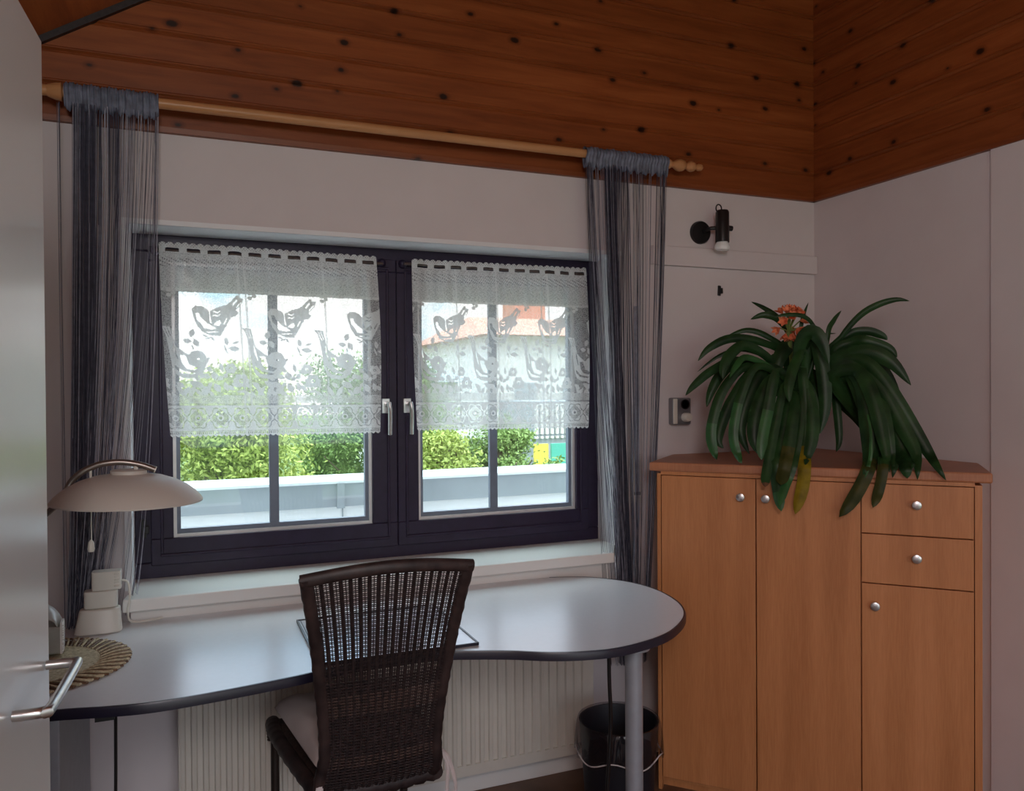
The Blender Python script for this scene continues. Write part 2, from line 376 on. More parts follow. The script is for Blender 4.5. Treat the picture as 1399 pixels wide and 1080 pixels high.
UPB = [(235,290),(262,262),(310,260),(352,285),(376,325),(372,300),(440,262),(500,245),(540,212),(585,162),(604,170),(600,182),(637,190),(622,228),(572,285),(595,310),(566,336),(532,345),(492,420),(445,500),(370,497),(305,470),(268,415),(248,350)]
UPB_L = [[(262,318),(290,318),(300,350),(345,395),(420,440),(380,450),(320,440),(300,400),(270,370)],[(368,395),(385,400),(374,330),(368,300)],
 [(388,300),(410,296),(430,305),(450,292),(452,300),(430,316),(408,306)],[(385,340),(410,325),(432,332),(450,318),(452,326),(432,342),(410,336)],
 [(410,390),(445,370),(455,395),(440,420),(395,412)],[(470,400),(500,350),(508,352),(480,408)],[(545,240),(580,195),(590,205),(556,250)],[(575,262),(612,215),(620,222),(580,270)],[(330,470),(430,462),(430,470),(350,478)]]
LOB = [(608,428),(628,432),(650,430),(662,436),(684,436),(700,520),(716,590),(760,625),(800,655),(815,660),(840,632),(885,625),(925,640),(950,685),(975,680),(945,735),(915,800),(870,840),(820,852),(760,848),(710,820),(684,750),(668,610),(655,520),(640,470)]
LOB_L = [[(640,445),(646,445),(676,520),(668,520)],[(660,442),(666,442),(690,510),(684,512)],[(700,560),(712,600),(735,700),(726,700),(700,620)],[(745,665),(790,665),(812,740),(880,765),(850,790),(790,775),(760,730)],[(700,740),(760,790),(860,810),(840,822),(750,812),(705,770)],[(876,690),(890,684),(896,696),(882,702)]]
def lace_cover(W, H, cells, shifts, sx, folds):
    nx, nz = int(W/cells), int(H/cells)
    X, Z = np.meshgrid(np.linspace(0, W, nx+1)/PX, np.linspace(0, H, nz+1)/PX)    # in photo-like px from top left
    A = np.full(X.shape, .36)
    hp = H/PX; wp = W/PX
    rs = np.random.RandomState(3)
    # top: dense dotted net
    A[Z < 62] = .66
    A[(Z > 62) & (Z < 66)] = .8
    A[(Z > 16) & (Z < 32)] = .75
    g = (np.sin(X*1.15)*np.sin(Z*1.25+np.floor(X/2.7)*1.5)); A[(Z > 22) & (Z < 34) & (g > .45)] = .15
    A += (np.sin(X*.9+np.sin(Z*.5))*np.sin(Z*1.1))*.07*(Z < 70)
    per = 122.0
    k0 = -2
    def put(poly, ox, oz, val, s=1/6.): poly_mask(A, X, Z, [(ox+(x)*s*sx, oz+(z)*s) for x, z in poly], val)
    for bx in shifts:
        # upper bird, anchored by its crop frame: crop origin sits at px (215,370) while the panel starts at (217,328)
        put([(x, z) for x, z in UPB], bx-2, 42, .97)
        for q in UPB_L: put(q, bx-2, 42, .33)
        for fx, fz, r_ in ((330,505,20),(352,520,-20),(385,525,50)): put(leafp(fx, fz, 26, 7, r_), bx-2, 42, .9)
        put(LOB, bx-2, 42, .95)
        for q in LOB_L: put(q, bx-2, 42, .33)
        put(ell(880, 690, 64, 60), bx-2, 42, .97); put(ell(885, 694, 11, 8), bx-2, 42, .1)
        for q in ((228,485,36,22,-70),(190,548,34,20,10),(256,562,36,24,60),(228,600,24,6,80),(488,545,34,18,80),(545,605,46,22,5),(560,555,36,8,-20),(480,610,40,7,70),
                  (345,775,28,18,40),(320,835,34,22,10),(385,830,38,30,80),(440,760,36,16,80),(430,850,30,18,-30),(400,930,44,28,60),(470,920,40,22,75),(510,930,34,18,40),
                  (160,960,60,20,-55),(230,900,52,24,30),(260,975,60,16,50),(310,950,52,30,-40),(145,1015,40,10,-40),(190,1010,44,12,-20),
                  (740,960,70,20,55),(820,960,60,22,-60),(880,905,52,24,30),(920,975,52,16,50),(830,1010,44,14,-20),(640,985,50,18,45),(120,905,40,20,35),(345,905,30,16,-50),(545,905,34,20,20),(610,1010,40,16,-35),(780,1010,46,18,20),(285,830,30,20,-60),(250,855,26,14,20),(500,790,30,18,-20),(530,745,26,16,60),(470,830,28,18,-60),(640,905,30,16,70),(355,985,36,16,60),(690,1000,50,14,60),(585,960,34,12,-5)): put(leafp(*q), bx-2, 42, .92)
        for cx, cz, rr in ((590,870,46),(465,1018,26),(1130+0,770-0,34)):
            for t in range(6): put(ell(cx+rr*.85*math.cos(t*PI/3), cz+rr*.8*math.sin(t*PI/3), rr*.55, rr*.5), bx-2, 42, .93)
            put(ell(cx, cz, rr*.42, rr*.42), bx-2, 42, .35); put(ell(cx, cz, rr*.2, rr*.2), bx-2, 42, .95)
        for t in range(3): put(ell(bx*0+700+22*math.cos(t*2.1), 160+22*math.sin(t*2.1), 20, 16), bx-2, 42, .93)
    # closed weave and flower border
    zb = hp-47
    A[Z > zb+2] = .82; A[(Z > hp-58) & (Z <= zb)] = .62
    A[(Z > zb+2) & (Z < zb+6) & (np.sin(X*2.2) > 0)] = .25
    zc_ = hp-27
    u = (X+6) % 29 - 14.5; w = Z-zc_
    r = np.hypot(u, w); th = np.arctan2(w, u)
    band = (np.abs(w) < 17.5)
    A[band] = .90
    A[band & (np.abs(r-(13.6+1.4*np.cos(6*th))) < .9)] = .35
    A[band & (r < 9+2.2*np.abs(np.cos(2*th)))] = .42
    A[band & (r < 4.2)] = .95; A[band & (r < 2.1)] = .15
    A[(np.abs(np.abs(w)-18) < .7)] = .40
    A[(Z > hp-8) & (Z < hp-5) & (np.sin(X*2.4) > 0)] = .2
    # ribbon slots near the top
    slot = ((X-8) % 26.5 < 17) & (np.abs(Z-11-np.abs(((X-8) % 26.5)-8.5)*.05) < 2.6)
    A[slot] = -.6
    A[~slot & (Z < 15)] = .97
    g = np.sin(X*1.7)*np.cos(Z*1.6); A[(Z > 1) & (Z < 6) & (g > .55)] = .1
    # scalloped top and bottom edges
    A[Z < 3.2-2.6*np.abs(np.sin(X*PI/9.5))] = -1
    A[Z > hp-3+2.8*np.abs(np.sin(X*PI/7.))-1.0] = -1
    # gathered folds: fabric overlaps itself
    for fx in folds:
        A = np.where((np.abs(X-fx-(Z*.01)) < 1.3) & (Z > 14) & (A > 0), np.minimum(1, A+.3), A)
    return A, nx, nz
def lace_panel(name, tl, tr, bl, br, label, shift, folds, seed):
    W = tr[0]-tl[0]+.0; H = .66 if False else (tl[1]-bl[1])
    A, nx, nz = lace_cover(W, H, .0014, shift[0], shift[1], folds)
    s = np.linspace(0, 1, nx+1)[None, :]; t = np.linspace(0, 1, nz+1)[:, None]
    Xw = (tl[0]*(1-s)+tr[0]*s)*(1-t)+(bl[0]*(1-s)+br[0]*s)*t
    edge = np.sin(t*PI)**1
    Xw = Xw + edge*((1-s)*-.004 + s*.010)
    Zw = (tl[1]*(1-s)+tr[1]*s)*(1-t)+(bl[1]*(1-s)+br[1]*s)*t
    xs = s*W
    Yw = 2.797 + .006*np.sin(xs*46+seed)*(.4+.6*t) + .003*np.sin(xs*121+2*seed)*(1-.6*t) + 0*t
    for fx in folds: Yw = Yw - .008*np.exp(-((xs-fx*PX)/.012)**2)*(.4+.6*t)
    V = np.stack([Xw, Yw+0*Xw, Zw], -1).reshape(-1, 3)
    i = np.arange(nx)[None, :] + (nx+1)*np.arange(nz)[:, None]
    Fc = np.stack([i, i+1, i+nx+2, i+nx+1], -1).reshape(-1, 4)
    me = bpy.data.meshes.new(name); me.vertices.add(len(V)); me.vertices.foreach_set('co', V.ravel())
    me.loops.add(Fc.size); me.loops.foreach_set('vertex_index', Fc.ravel().astype(np.int32))
    me.polygons.add(len(Fc)); me.polygons.foreach_set('loop_start', np.arange(0, Fc.size, 4, dtype=np.int32))
    me.polygons.foreach_set('loop_total', np.full(len(Fc), 4, np.int32)); me.polygons.foreach_set('use_smooth', np.ones(len(Fc), bool))
    me.update(); at_ = me.attributes.new('cover', 'FLOAT', 'POINT'); at_.data.foreach_set('value', A.ravel().astype(np.float32))
    me.materials.append(M['lace'])
    o = bpy.data.objects.new(name, me); col.objects.link(o)
    return tag(o, label, 'curtain', 'lace cafe curtains')
lace_panel('lace_curtain', (-.066, 1.921), (.640, 1.913), (-.036, 1.284), (.651, 1.279), 'white lace half curtain with birds on the left window sash', ((-103, 208, 98, 0), 1.0), (98, 107, 214), 1)
lace_panel('lace_curtain', (.770, 1.911), (1.476, 1.915), (.785, 1.284), (1.482, 1.276), 'white lace half curtain with birds on the right window sash', ((-86, 258, 172, 86, 0), .86), (68, 134, 210, 222), 4)
for x0, x1, lb in ((-.075, .668, 'thin dark rod threaded through the left lace curtain'), (.745, 1.484, 'thin dark rod threaded through the right lace curtain')):
    t = thing('curtain_rod', ((x0+x1)/2, 2.81, 1.891), lb, 'curtain rod', 'thin rods of the lace curtains')
    MB().tube([(x0, 2.812, 1.892), (x1, 2.812, 1.888)], .0055, 10).build('rod', M['wick_b'], t, smooth=True)
    for x in (x0, x1):
        b = MB(); b.lathe([(.0145, 0), (.0155, .004), (.0155, .012), (.009, .02), (.006, .022)], (x, 2.838, 1.893), 20, (0,-1,0)); b.build('rod_holder', M['frame'], t, smooth=True)

# ------------------------------------------------------------ wooden rod and string curtains
t = thing('wooden_curtain_pole', (.8, 2.585, 2.285), 'long turned light wood curtain pole mounted across the pine boards', 'curtain pole')
yp = 2.595
MB().tube([(-.62, yp, 2.292), (1.722, yp, 2.296)], .0155, 16).build('pole', M['rod'], t, smooth=True)
def finial(x, d):
    pr = [(.0155, 0), (.018, .012), (.012, .022), (.012, .03), (.021, .045), (.024, .06), (.020, .075), (.012, .084), (.012, .09), (.019, .10), (.021, .112), (.016, .125), (.010, .13), (.010, .135), (.014, .145), (.012, .158), (.003, .166)]
    return MB().lathe(pr, (x, yp, 2.294), 20, (d, 0, 0))
finial(1.722, 1).build('finial', M['rod'], t, smooth=True); finial(-.62, -1).build('finial', M['rod'], t, smooth=True)
MB().lathe([(.0155, 0), (.026, .004), (.024, .02), (.017, .04)], (-.305, yp, 2.292), 20, (-1,0,0)).build('pole_ring', M['rod'], t, smooth=True)
for x in (-.4, 1.70):
    b = MB(); b.tube([(x, YW-.02, 2.297), (x, yp, 2.297)], .009, 10); b.lathe([(.02, 0), (.02, .008)], (x, YW-.018, 2.297), 16, (0,-1,0)); b.build('bracket', M['rod'], t, smooth=True)
def bez(a, b_, c, d, s): 
    q = 1-s; return a*q**3+3*b_*q*q*s+3*c*q*s*s+d*s**3
def string_curtain(label, hx0, hx1, groups, seed):
    R = random.Random(seed)
    t = thing('string_curtain', ((hx0+hx1)/2, yp, 2.29), label, 'curtain', 'dark string curtains')
    # ruffled header gathered on the pole
    ph = [R.uniform(0, 6) for _ in range(4)]
    def hf(u, v):
        x = hx0+(hx1-hx0)*u + .006*math.sin(40*v+u*9)*0
        an = 2*PI*v
        rr = .026 + .0016*math.sin(u*170+ph[0]) + .0014*math.sin(u*97+ph[1]+v*5) + .002*math.sin(u*31+ph[3])
        y = yp+math.cos(an)*rr*.9; z = 2.294+math.sin(an)*rr
        if math.sin(an) < 0: z -= -.022*math.sin(an)*(1+.25*math.sin(u*70+ph[2])); y = yp+math.cos(an)*rr*.55
        return (x, y, z)
    MB().grid(hf, 260, 20).build('header', M['header'], t, smooth=True, sharp=False)
    b = MB()
    for (n, tx0, tx1, mx0, mx1, bx0, bx1, by0, by1, bz, rr, mi) in groups:
        for k in range(n):
            f = R.random(); g = min(1, max(0, f+R.gauss(0, .08))); h = min(1, max(0, f+R.gauss(0, .16)))
            a = Vector((tx0+(tx1-tx0)*f, yp+R.uniform(-.014, .014), 2.262))
            d = Vector((bx0+(bx1-bx0)*h, R.uniform(by0, by1), bz+R.uniform(-.004, .004)))
            mx = mx0+(mx1-mx0)*g; ym = (a.y+d.y)/2+R.uniform(-.015, .015)
            b1 = Vector((a.x+(mx-a.x)*.55, ym, 1.80)); c1 = Vector((mx+(d.x-mx)*.25, ym, 1.15))
            b.k = mi if R.random() < .74 else 1-mi
            b.tube([bez(a, b1, c1, d, s/22) for s in range(23)], rr*R.uniform(.75, 1.2), 3, cap=False)
    o = b.build('strings', [M['thread'], M['thread_l']], t, kind='stuff')
    return t
string_curtain('dark slate string curtain gathered at the left side of the window', -.303, -.056, [
    (150, -.282, -.222, -.290, -.232, -.312, -.250, 2.585, 2.62, .760, .00085, 0),
    (62, -.232, -.160, -.235, -.165, -.305, -.235, 2.58, 2.62, .760, .00085, 0),
    (26, -.20, -.065, -.20, -.105, -.290, -.235, 2.58, 2.61, .762, .0007, 0),
    (22, -.17, -.062, -.19, -.10, -.28, -.225, 2.57, 2.60, .765, .0007, 1),
    (9, -.13, -.06, -.13, -.085, -.26, -.165, 2.66, 2.675, .765, .0006, 0),
    (9, -.066, -.057, -.078, -.066, -.15, -.13, 2.62, 2.66, .83, .0008, 0),
    (5, -.322, -.31, -.322, -.31, -.322, -.305, 2.585, 2.6, .765, .0008, 0)], 5)
string_curtain('dark slate string curtain gathered at the right side of the window', 1.366, 1.722, [
    (26, 1.372, 1.40, 1.375, 1.44, 1.45, 1.60, 2.585, 2.61, .40, .0008, 0),
    (105, 1.455, 1.495, 1.475, 1.520, 1.51, 1.580, 2.585, 2.62, .40, .00085, 0),
    (40, 1.50, 1.56, 1.50, 1.57, 1.51, 1.60, 2.585, 2.62, .40, .00085, 0),
    (16, 1.38, 1.455, 1.41, 1.47, 1.49, 1.58, 2.58, 2.60, .40, .0008, 1),
    (30, 1.56, 1.70, 1.57, 1.67, 1.56, 1.62, 2.585, 2.61, .40, .0008, 0),
    (22, 1.70, 1.718, 1.68, 1.70, 1.60, 1.625, 2.585, 2.61, .40, .0009, 0)], 8)

# ------------------------------------------------------------ desk
fr = [(-.80,1.99,0),(-.5,1.985,0),(-.27,1.955,0),(-.152,1.928,0),(-.06,1.916,0),(.071,1.926,0),(.236,1.952,0),(.34,1.978,0),(.48,1.992,0),(.619,1.982,0),(.70,1.955,0),(.79,1.915,0),(.87,1.868,0),(.959,1.836,0),(1.064,1.826,0),(1.203,1.862,0),(1.302,1.923,0),(1.396,2.019,0),(1.455,2.140,0),(1.478,2.288,0),(1.462,2.396,0),(1.42,2.48,0),(1.34,2.56,0),(1.22,2.605,0)]
fc = [(p.x, p.y) for p in cr(fr, 6)]
poly = fc + [(1.1, 2.616), (-.80, 2.616)]
desk = thing('desk', (.4, 2.2, 0), 'kidney-shaped white desk with dark edge standing under the window', 'desk')
MB().prism(poly, .7335, .7545).build('tabletop', M['desk'], desk)
b = MB()    # edge band follows the front curve, proud of the slab
n = len(fc); vs = []
for i, (x, y) in enumerate(fc):
    a = Vector(fc[max(i-1, 0)]); c = Vector(fc[min(i+1, n-1)]); tt = (c-a).normalized(); nn = Vector((tt.y, -tt.x))
    for k, (o_, z) in enumerate(((-.001, .7325), (.004, .7325), (.0045, .750), (.002, .7552), (-.003, .7552))): vs.append((x+nn.x*o_, y+nn.y*o_, z))
b.add(vs, [(i*5+k, (i+1)*5+k, (i+1)*5+(k+1) % 5, i*5+(k+1) % 5) for i in range(n-1) for k in range(5)])
b.build('edge_band', M['dark_edge'], desk, smooth=True)
b = MB(); b.box((-.282, 1.965, .0), (-.252, 2.55, .7335)); b.build('side_panel', M['grey_metal'], desk, bevel=.004)
b = MB(); b.lathe([(.025, .0), (.025, .70)], (1.176, 1.95, 0), 24); b.build('leg', M['grey_metal'], desk, smooth=True)
b = MB(); b.lathe([(.045, .70), (.045, .706), (.03, .712), (.03, .7335)], (1.176, 1.95, 0), 24); b.build('leg_plate', M['grey_metal'], desk, smooth=True)
b = MB(); b.box((-.252, 2.28, .66), (1.176, 2.31, .7335)); b.build('crossbar', M['dark_edge'], desk, bevel=.002)
b = MB(); b.tube(cr([(1.155, 2.05, .7325), (1.158, 2.06, .6), (1.168, 2.07, .45), (1.165, 2.08, .30), (1.16, 2.10, .12), (1.14, 2.14, .012)]), .006, 8)
tag(b.build('power_cable', M['black'], smooth=True), 'black cable hanging under the desk behind its round leg', 'cable')
# bracket and cable end under the left part of the top
b = MB(); b.box((-.19, 2.02, .69), (-.15, 2.12, .733)); b.tube(cr([(-.16, 2.2, .70), (-.165, 2.25, .5), (-.17, 2.3, .25), (-.16, 2.35, .02)]), .004, 6)
tag(b.build('cable_duct', M['black']), 'black cable running down under the left end of the desk', 'cable')

# desk pad
b = MB(); b.k = 0; b.box((.307, 1.995, .7585), (.722, 2.400, .7605)); b.k = 1
ring(b, .304, .725, 0, 0, 0, 0, 0, 0, 0, 0) if False else None
for a, c in (((.304, 1.992, .7555), (.725, 2.403, .7585)), ((.304, 1.992, .7585), (.3085, 2.403, .763)), ((.7205, 1.992, .7585), (.725, 2.403, .763)), ((.304, 1.992, .7585), (.725, 1.9965, .763)), ((.304, 2.3985, .7585), (.725, 2.403, .763)), ((.3135, 2.0, .7605), (.316, 2.39, .7612))): b.box(a, c)
tag(b.build('desk_pad', [M['paper'], M['dark_edge']]), 'flat glossy pale desk pad with thin black rim lying on the desk behind the chair', 'desk pad')

# ------------------------------------------------------------ radiator
t = thing('radiator', (.68, 2.64, .10), 'cream ribbed panel radiator hanging on the wall under the desk', 'radiator')
b = MB(); x = -.015; pts = []
while x < 1.32:
    pts += [(x, 0), (x+.011, 0), (x+.015, .007), (x+.0285, .007), (x+.0325, 0)]; x += .0333
n = len(pts)
b.add([(px, 2.598+d, z) for z in (.135, .60) for px, d in pts], [(i, i+1, n+i+1, n+i) for i in range(n-1)])
b.box((-.015, 2.598, .098), (x, 2.606, .135)); b.box((-.015, 2.598, .60), (x, 2.606, .640)); b.box((-.015, 2.608, .098), (x, 2.625, .640))
b.build('front_panel', M['radiator'], t)
b = MB(); b.box((-.022, 2.596, .092), (-.012, 2.672, .655)); b.build('end_cap', M['radiator'], t, bevel=.004)
b = MB(); b.box((x-.002, 2.596, .092), (x+.045, 2.672, .655)); b.build('end_cap', M['radiator'], t, bevel=.004)
b = MB(); b.box((-.015, 2.60, .645), (x, 2.67, .655)); b.box((0.1, 2.625, .12), (1.2, YW-.002, .62)); b.build('top_grille', M['radiator'], t)
b = MB(); b.tube([(x+.035, 2.61, .112), (x+.035, 2.57, .112)], .012, 12); b.tube([(x+.035, 2.62, .11), (x+.035, 2.62, .0)], .007, 8); b.build('valve', M['black'], t, smooth=True)

# ------------------------------------------------------------ waste bin with liner
bc = (1.322, 2.29, 0)
t = thing('waste_bin', bc, 'black round waste bin with a plastic liner standing beside the cabinet', 'waste bin')
b = MB(); b.lathe([(.001, .004), (.100, .004), (.108, .012), (.128, .330), (.131, .345), (.126, .345), (.122, .33), (.102, .02), (.001, .015)], bc, 40, cap=False); b.build('bin_body', M['bin'], t, smooth=True)
def lf(u, v):
    an = 2*PI*u; k = .004*math.sin(an*13)+.003*math.sin(an*29+1)
    pr = [(.118, .24), (.127, .338), (.134, .352), (.139, .335), (.142+k, .27), (.138+2*k, .235+.012*math.sin(an*5))]
    i = min(4, int(v*5)); f = v*5-i; r = pr[i][0]*(1-f)+pr[i+1][0]*f; h = pr[i][1]*(1-f)+pr[i+1][1]*f
    return (bc[0]+r*math.cos(an), bc[1]+r*math.sin(an), h)
MB().grid(lf, 90, 12).build('liner', M['liner'], t, smooth=True, sharp=False)
b = MB(); b.tube([(bc[0]+.143*math.cos(a), bc[1]+.143*math.sin(a), .236+.012*math.sin(a*5)+.01) for a in [2*PI*k/80 for k in range(81)]], .0022, 6); b.build('liner_edge', M['tie'], t)

# ------------------------------------------------------------ corner cabinet
A0 = Vector((1.590, 2.434)); D = Vector((.683, -.730)); Q = Vector((.730, .683))
def cp(s, k): p = A0+D*s+Q*k; return (p.x, p.y)
def crop_poly(o=0, s0=-.014, s1=.994):
    l = cp(s0-o, -o); r = cp(s1+o, -o)
    kl = (YW-.004-l[1])/Q.y; kr = (XR-.008-r[0])/Q.x
    return [l, r, (r[0]+Q.x*kr, r[1]+Q.y*kr), (XR-.008, YW-.004), (l[0]+Q.x*kl, l[1]+Q.y*kl)]
cab = thing('corner_cabinet', (*cp(.49, .2), 0), 'tall beech corner cabinet with doors and drawers set diagonally across the corner', 'cabinet')
P = crop_poly()
b = MB()
# carcass: shell around the fronts (front plane k=.0..; fronts sit at k=-.018..0)
b.prism([cp(-.014, .0), cp(.994, .0), P[2], P[3], P[4]], .03, 1.132)
b.prism([cp(-.014, -.019), cp(-.001, -.019), cp(-.001, .004), cp(-.014, .004)], .0, 1.132)
b.prism([cp(.974, -.019), cp(.994, -.019), cp(.994, .004), cp(.974, .004)], .0, 1.132)
b.prism([cp(-.001, -.019), cp(.974, -.019), cp(.974, .004), cp(-.001, .004)], 1.128, 1.140)
b.prism([cp(-.014, .02), cp(.994, .02), cp(.98, .2), cp(0, .2)], .0, .05)
b.build('body', M['beech'], cab)
b = MB(); P2 = crop_poly(.027); b.prism(P2, 1.140, 1.172); b.build('top', M['beech_t'], cab, bevel=.006)
def front(name, s0, s1, z0, z1, ks, kz):
    g = .0018
    b = MB(); b.prism([cp(s0+g, -.0205), cp(s1-g, -.0205), cp(s1-g, -.002), cp(s0+g, -.002)], z0+g, z1-g)
    d = b.build(name, M['beech'], cab, bevel=.0012)
    c = cp(ks, -.0205); b = MB(); b.lathe([(.006, 0), (.006, .012), (.013, .016), (.0145, .020), (.0135, .0245), (.009, .026), (.001, .0262)], (c[0], c[1], kz), 20, (-Q.x, -Q.y, 0))
    k = b.build('knob', M['steel'], None, smooth=True); sub(k, d); k.location = (0, 0, 0)
# dark gap backing is the body itself; fronts
front('door', .0, .3265, .045, 1.127, .278, 1.063)
front('door', .3265, .654, .045, 1.127, .360, 1.062)
front('drawer', .654, .973, .965, 1.127, .814, 1.065)
front('drawer', .654, .973, .805, .965, .814, .897)
front('door', .654, .973, .045, .805, .695, .736)

# ------------------------------------------------------------ clivia plants
def blade(b, pts, w, d0, d1, tw=0, bend=.5, mi=0, n=9, tipm=None, asym=0):
    P2_ = cr([(u, v, 0) for u, v in pts], max(2, int(26/(len(pts)-1))))
    L = len(P2_)
    P = []
    for i, p in enumerate(P2_):
        s = i/(L-1); d = d0+(d1-d0)*(s**1.3) - .06*math.sin(PI*min(1, s*1.0))*bend
        q = at(p.x, p.y, d)
        for _ in range(60):
            k_ = (Vector((q.x, q.y))-A0).dot(Q)
            if (q.z > 1.192 or k_ < -.05) and q.z > -1: break
            d -= .008; q = at(p.x, p.y, d)
        P.append(q)
    vs = []
    for i, p in enumerate(P):
        s = i/(L-1)
        T = (P[min(i+1, L-1)]-P[max(i-1, 0)]).normalized(); V = (p-O).normalized()
        Wd = T.cross(V).normalized(); Nn = T.cross(Wd).normalized()
        an = tw*(.3+.7*s); Wd2 = Wd*math.cos(an)+Nn*math.sin(an); N2 = T.cross(Wd2)
        dep = (p-O).dot(fwd)
        s0_ = .84 if tipm else .62
        prof = min(1, .5+.9*s)*(1 if s < s0_ else max(.03, 1-((s-s0_)/(1-s0_))**2.2))
        hw = w*.5*dep/F*prof
        for q, cz in ((-1, .0), (-.5, .55), (0, 1), (.5, .55), (1, 0)):
            vs.append(p+Wd2*(hw*q)+N2*(hw*.34*(1-abs(q))))
    n0 = len(b.f)
    b.k = mi
    fs = []
    for i in range(L-1):
        for k in range(4): fs.append((i*5+k, i*5+k+1, (i+1)*5+k+1, (i+1)*5+k))
    b.add(vs, fs)
    if tipm is not None:
        st, mm = tipm
        for i in range(int((L-1)*st), L-1):
            for k in range(4): b.m[n0+i*4+k] = mm
LM = ['leaf', 'leaf_l', 'leaf_o', 'leaf_y', 'leaf_b']
left = [
 ([(1082,560),(1078,486),(1050,460),(1020,451),(989,462)], 8, 2.95, 2.95, .3),
 ([(1080,560),(1072,488),(1040,467),(1000,462),(970,475),(954,493)], 12, 2.95, 2.86, .1),
 ([(1080,560),(1060,500),(1020,478),(985,485),(953,508)], 6, 2.98, 2.95, .4),
 ([(1080,565),(1060,520),(1010,492),(975,505),(950,525),(937,540)], 12, 2.93, 2.80, -.1),
 ([(1080,565),(1050,518),(1005,500),(985,512),(972,535),(966,556)], 14, 2.95, 2.86, .1),
 ([(1080,560),(1060,500),(1022,472),(1000,482),(989,502),(988,518)], 15, 2.90, 2.78, 0),
 ([(1082,570),(1068,522),(1022,500),(990,530),(975,570),(972,600),(980,628)], 14, 2.88, 2.78, .2, 0, (.72, 1)),
 ([(1082,570),(1068,530),(1030,508),(1003,542),(986,580),(982,602),(989,612)], 15, 2.92, 2.80, 0),
 ([(1080,560),(1062,510),(1022,488),(1006,500),(997,516)], 9, 2.88, 2.76, .3, 1),
 ([(1084,570),(1072,520),(1035,500),(1013,540),(1003,582),(1004,608),(1014,633)], 13, 2.84, 2.74, .2, 0, (.55, 1)),
 ([(1084,570),(1075,520),(1048,503),(1024,540),(1012,585),(1024,620)], 18, 2.90, 2.78, 0),
 ([(1086,570),(1078,540),(1055,518),(1034,560),(1030,600),(1042,624)], 18, 2.84, 2.70, .1),
 ([(1086,570),(1082,530),(1062,508),(1050,560),(1042,600),(1041,628)], 15, 2.80, 2.67, -.2, 0, (.6, 1)),
 ([(1088,575),(1085,530),(1072,528),(1060,580),(1052,620),(1047,650),(1046,665)], 13, 2.80, 2.62, 0, 0, (.93, 4)),
 ([(1090,575),(1086,532),(1079,550),(1068,600),(1061,640),(1064,672),(1068,698)], 16, 2.80, 2.60, .2, 0, (.85, 1)),
 ([(1092,575),(1090,535),(1086,560),(1078,610),(1071,645),(1067,662)], 17, 2.78, 2.60, 0, 0, (.6, 2)),
 ([(1094,575),(1095,535),(1094,580),(1084,635),(1072,668),(1065,690)], 12, 2.76, 2.59, .3, 0, (.7, 1)),
 ([(1094,575),(1095,500),(1101,560),(1100,620),(1098,660),(1087,702)], 17, 2.78, 2.59, .1, 0, (.58, 3)),
 ([(1092,575),(1096,520),(1108,556),(1109,600),(1100,636)], 20, 2.78, 2.63, 0),
 ([(1095,570),(1100,500),(1111,456),(1124,500),(1128,555),(1121,592)], 19, 2.86, 2.74, 0),
 ([(1090,570),(1090,500),(1097,462),(1112,454),(1124,468),(1133,498)], 20, 2.82, 2.70, .2),
 ([(1096,560),(1100,484),(1086,498),(1078,528),(1079,549)], 14, 2.78, 2.66, 0),
 ([(1085,560),(1088,480),(1094,450),(1098,432),(1105,413)], 6, 2.92, 2.90, .6),
 ([(1085,560),(1083,470),(1065,436),(1045,421),(1027,412)], 7, 2.98, 3.02, .3),
 ([(1085,560),(1082,470),(1066,438),(1045,430),(1026,436)], 10, 2.98, 2.96, 0),
 ([(1090,560),(1118,470),(1110,442),(1095,431),(1072,430),(1060,433)], 6, 2.84, 2.78, .3),
 ([(1090,560),(1100,480),(1118,459),(1143,455)], 4, 2.9, 2.95, .5),
 ([(1086,560),(1080,500),(1060,490),(1046,520),(1036,560),(1030,590)], 18, 2.96, 2.82, 0),
 ([(1088,565),(1092,500),(1082,470),(1065,490),(1058,530)], 20, 2.96, 2.85, .1),
 ([(1090,565),(1096,520),(1088,505),(1072,545),(1064,600)], 20, 2.93, 2.72, .1),
 ([(1092,565),(1104,510),(1112,530),(1114,575),(1106,618)], 22, 2.93, 2.74, .1),
 ([(1090,570),(1082,520),(1062,512),(1050,545),(1044,585)], 20, 2.95, 2.75, .2)]
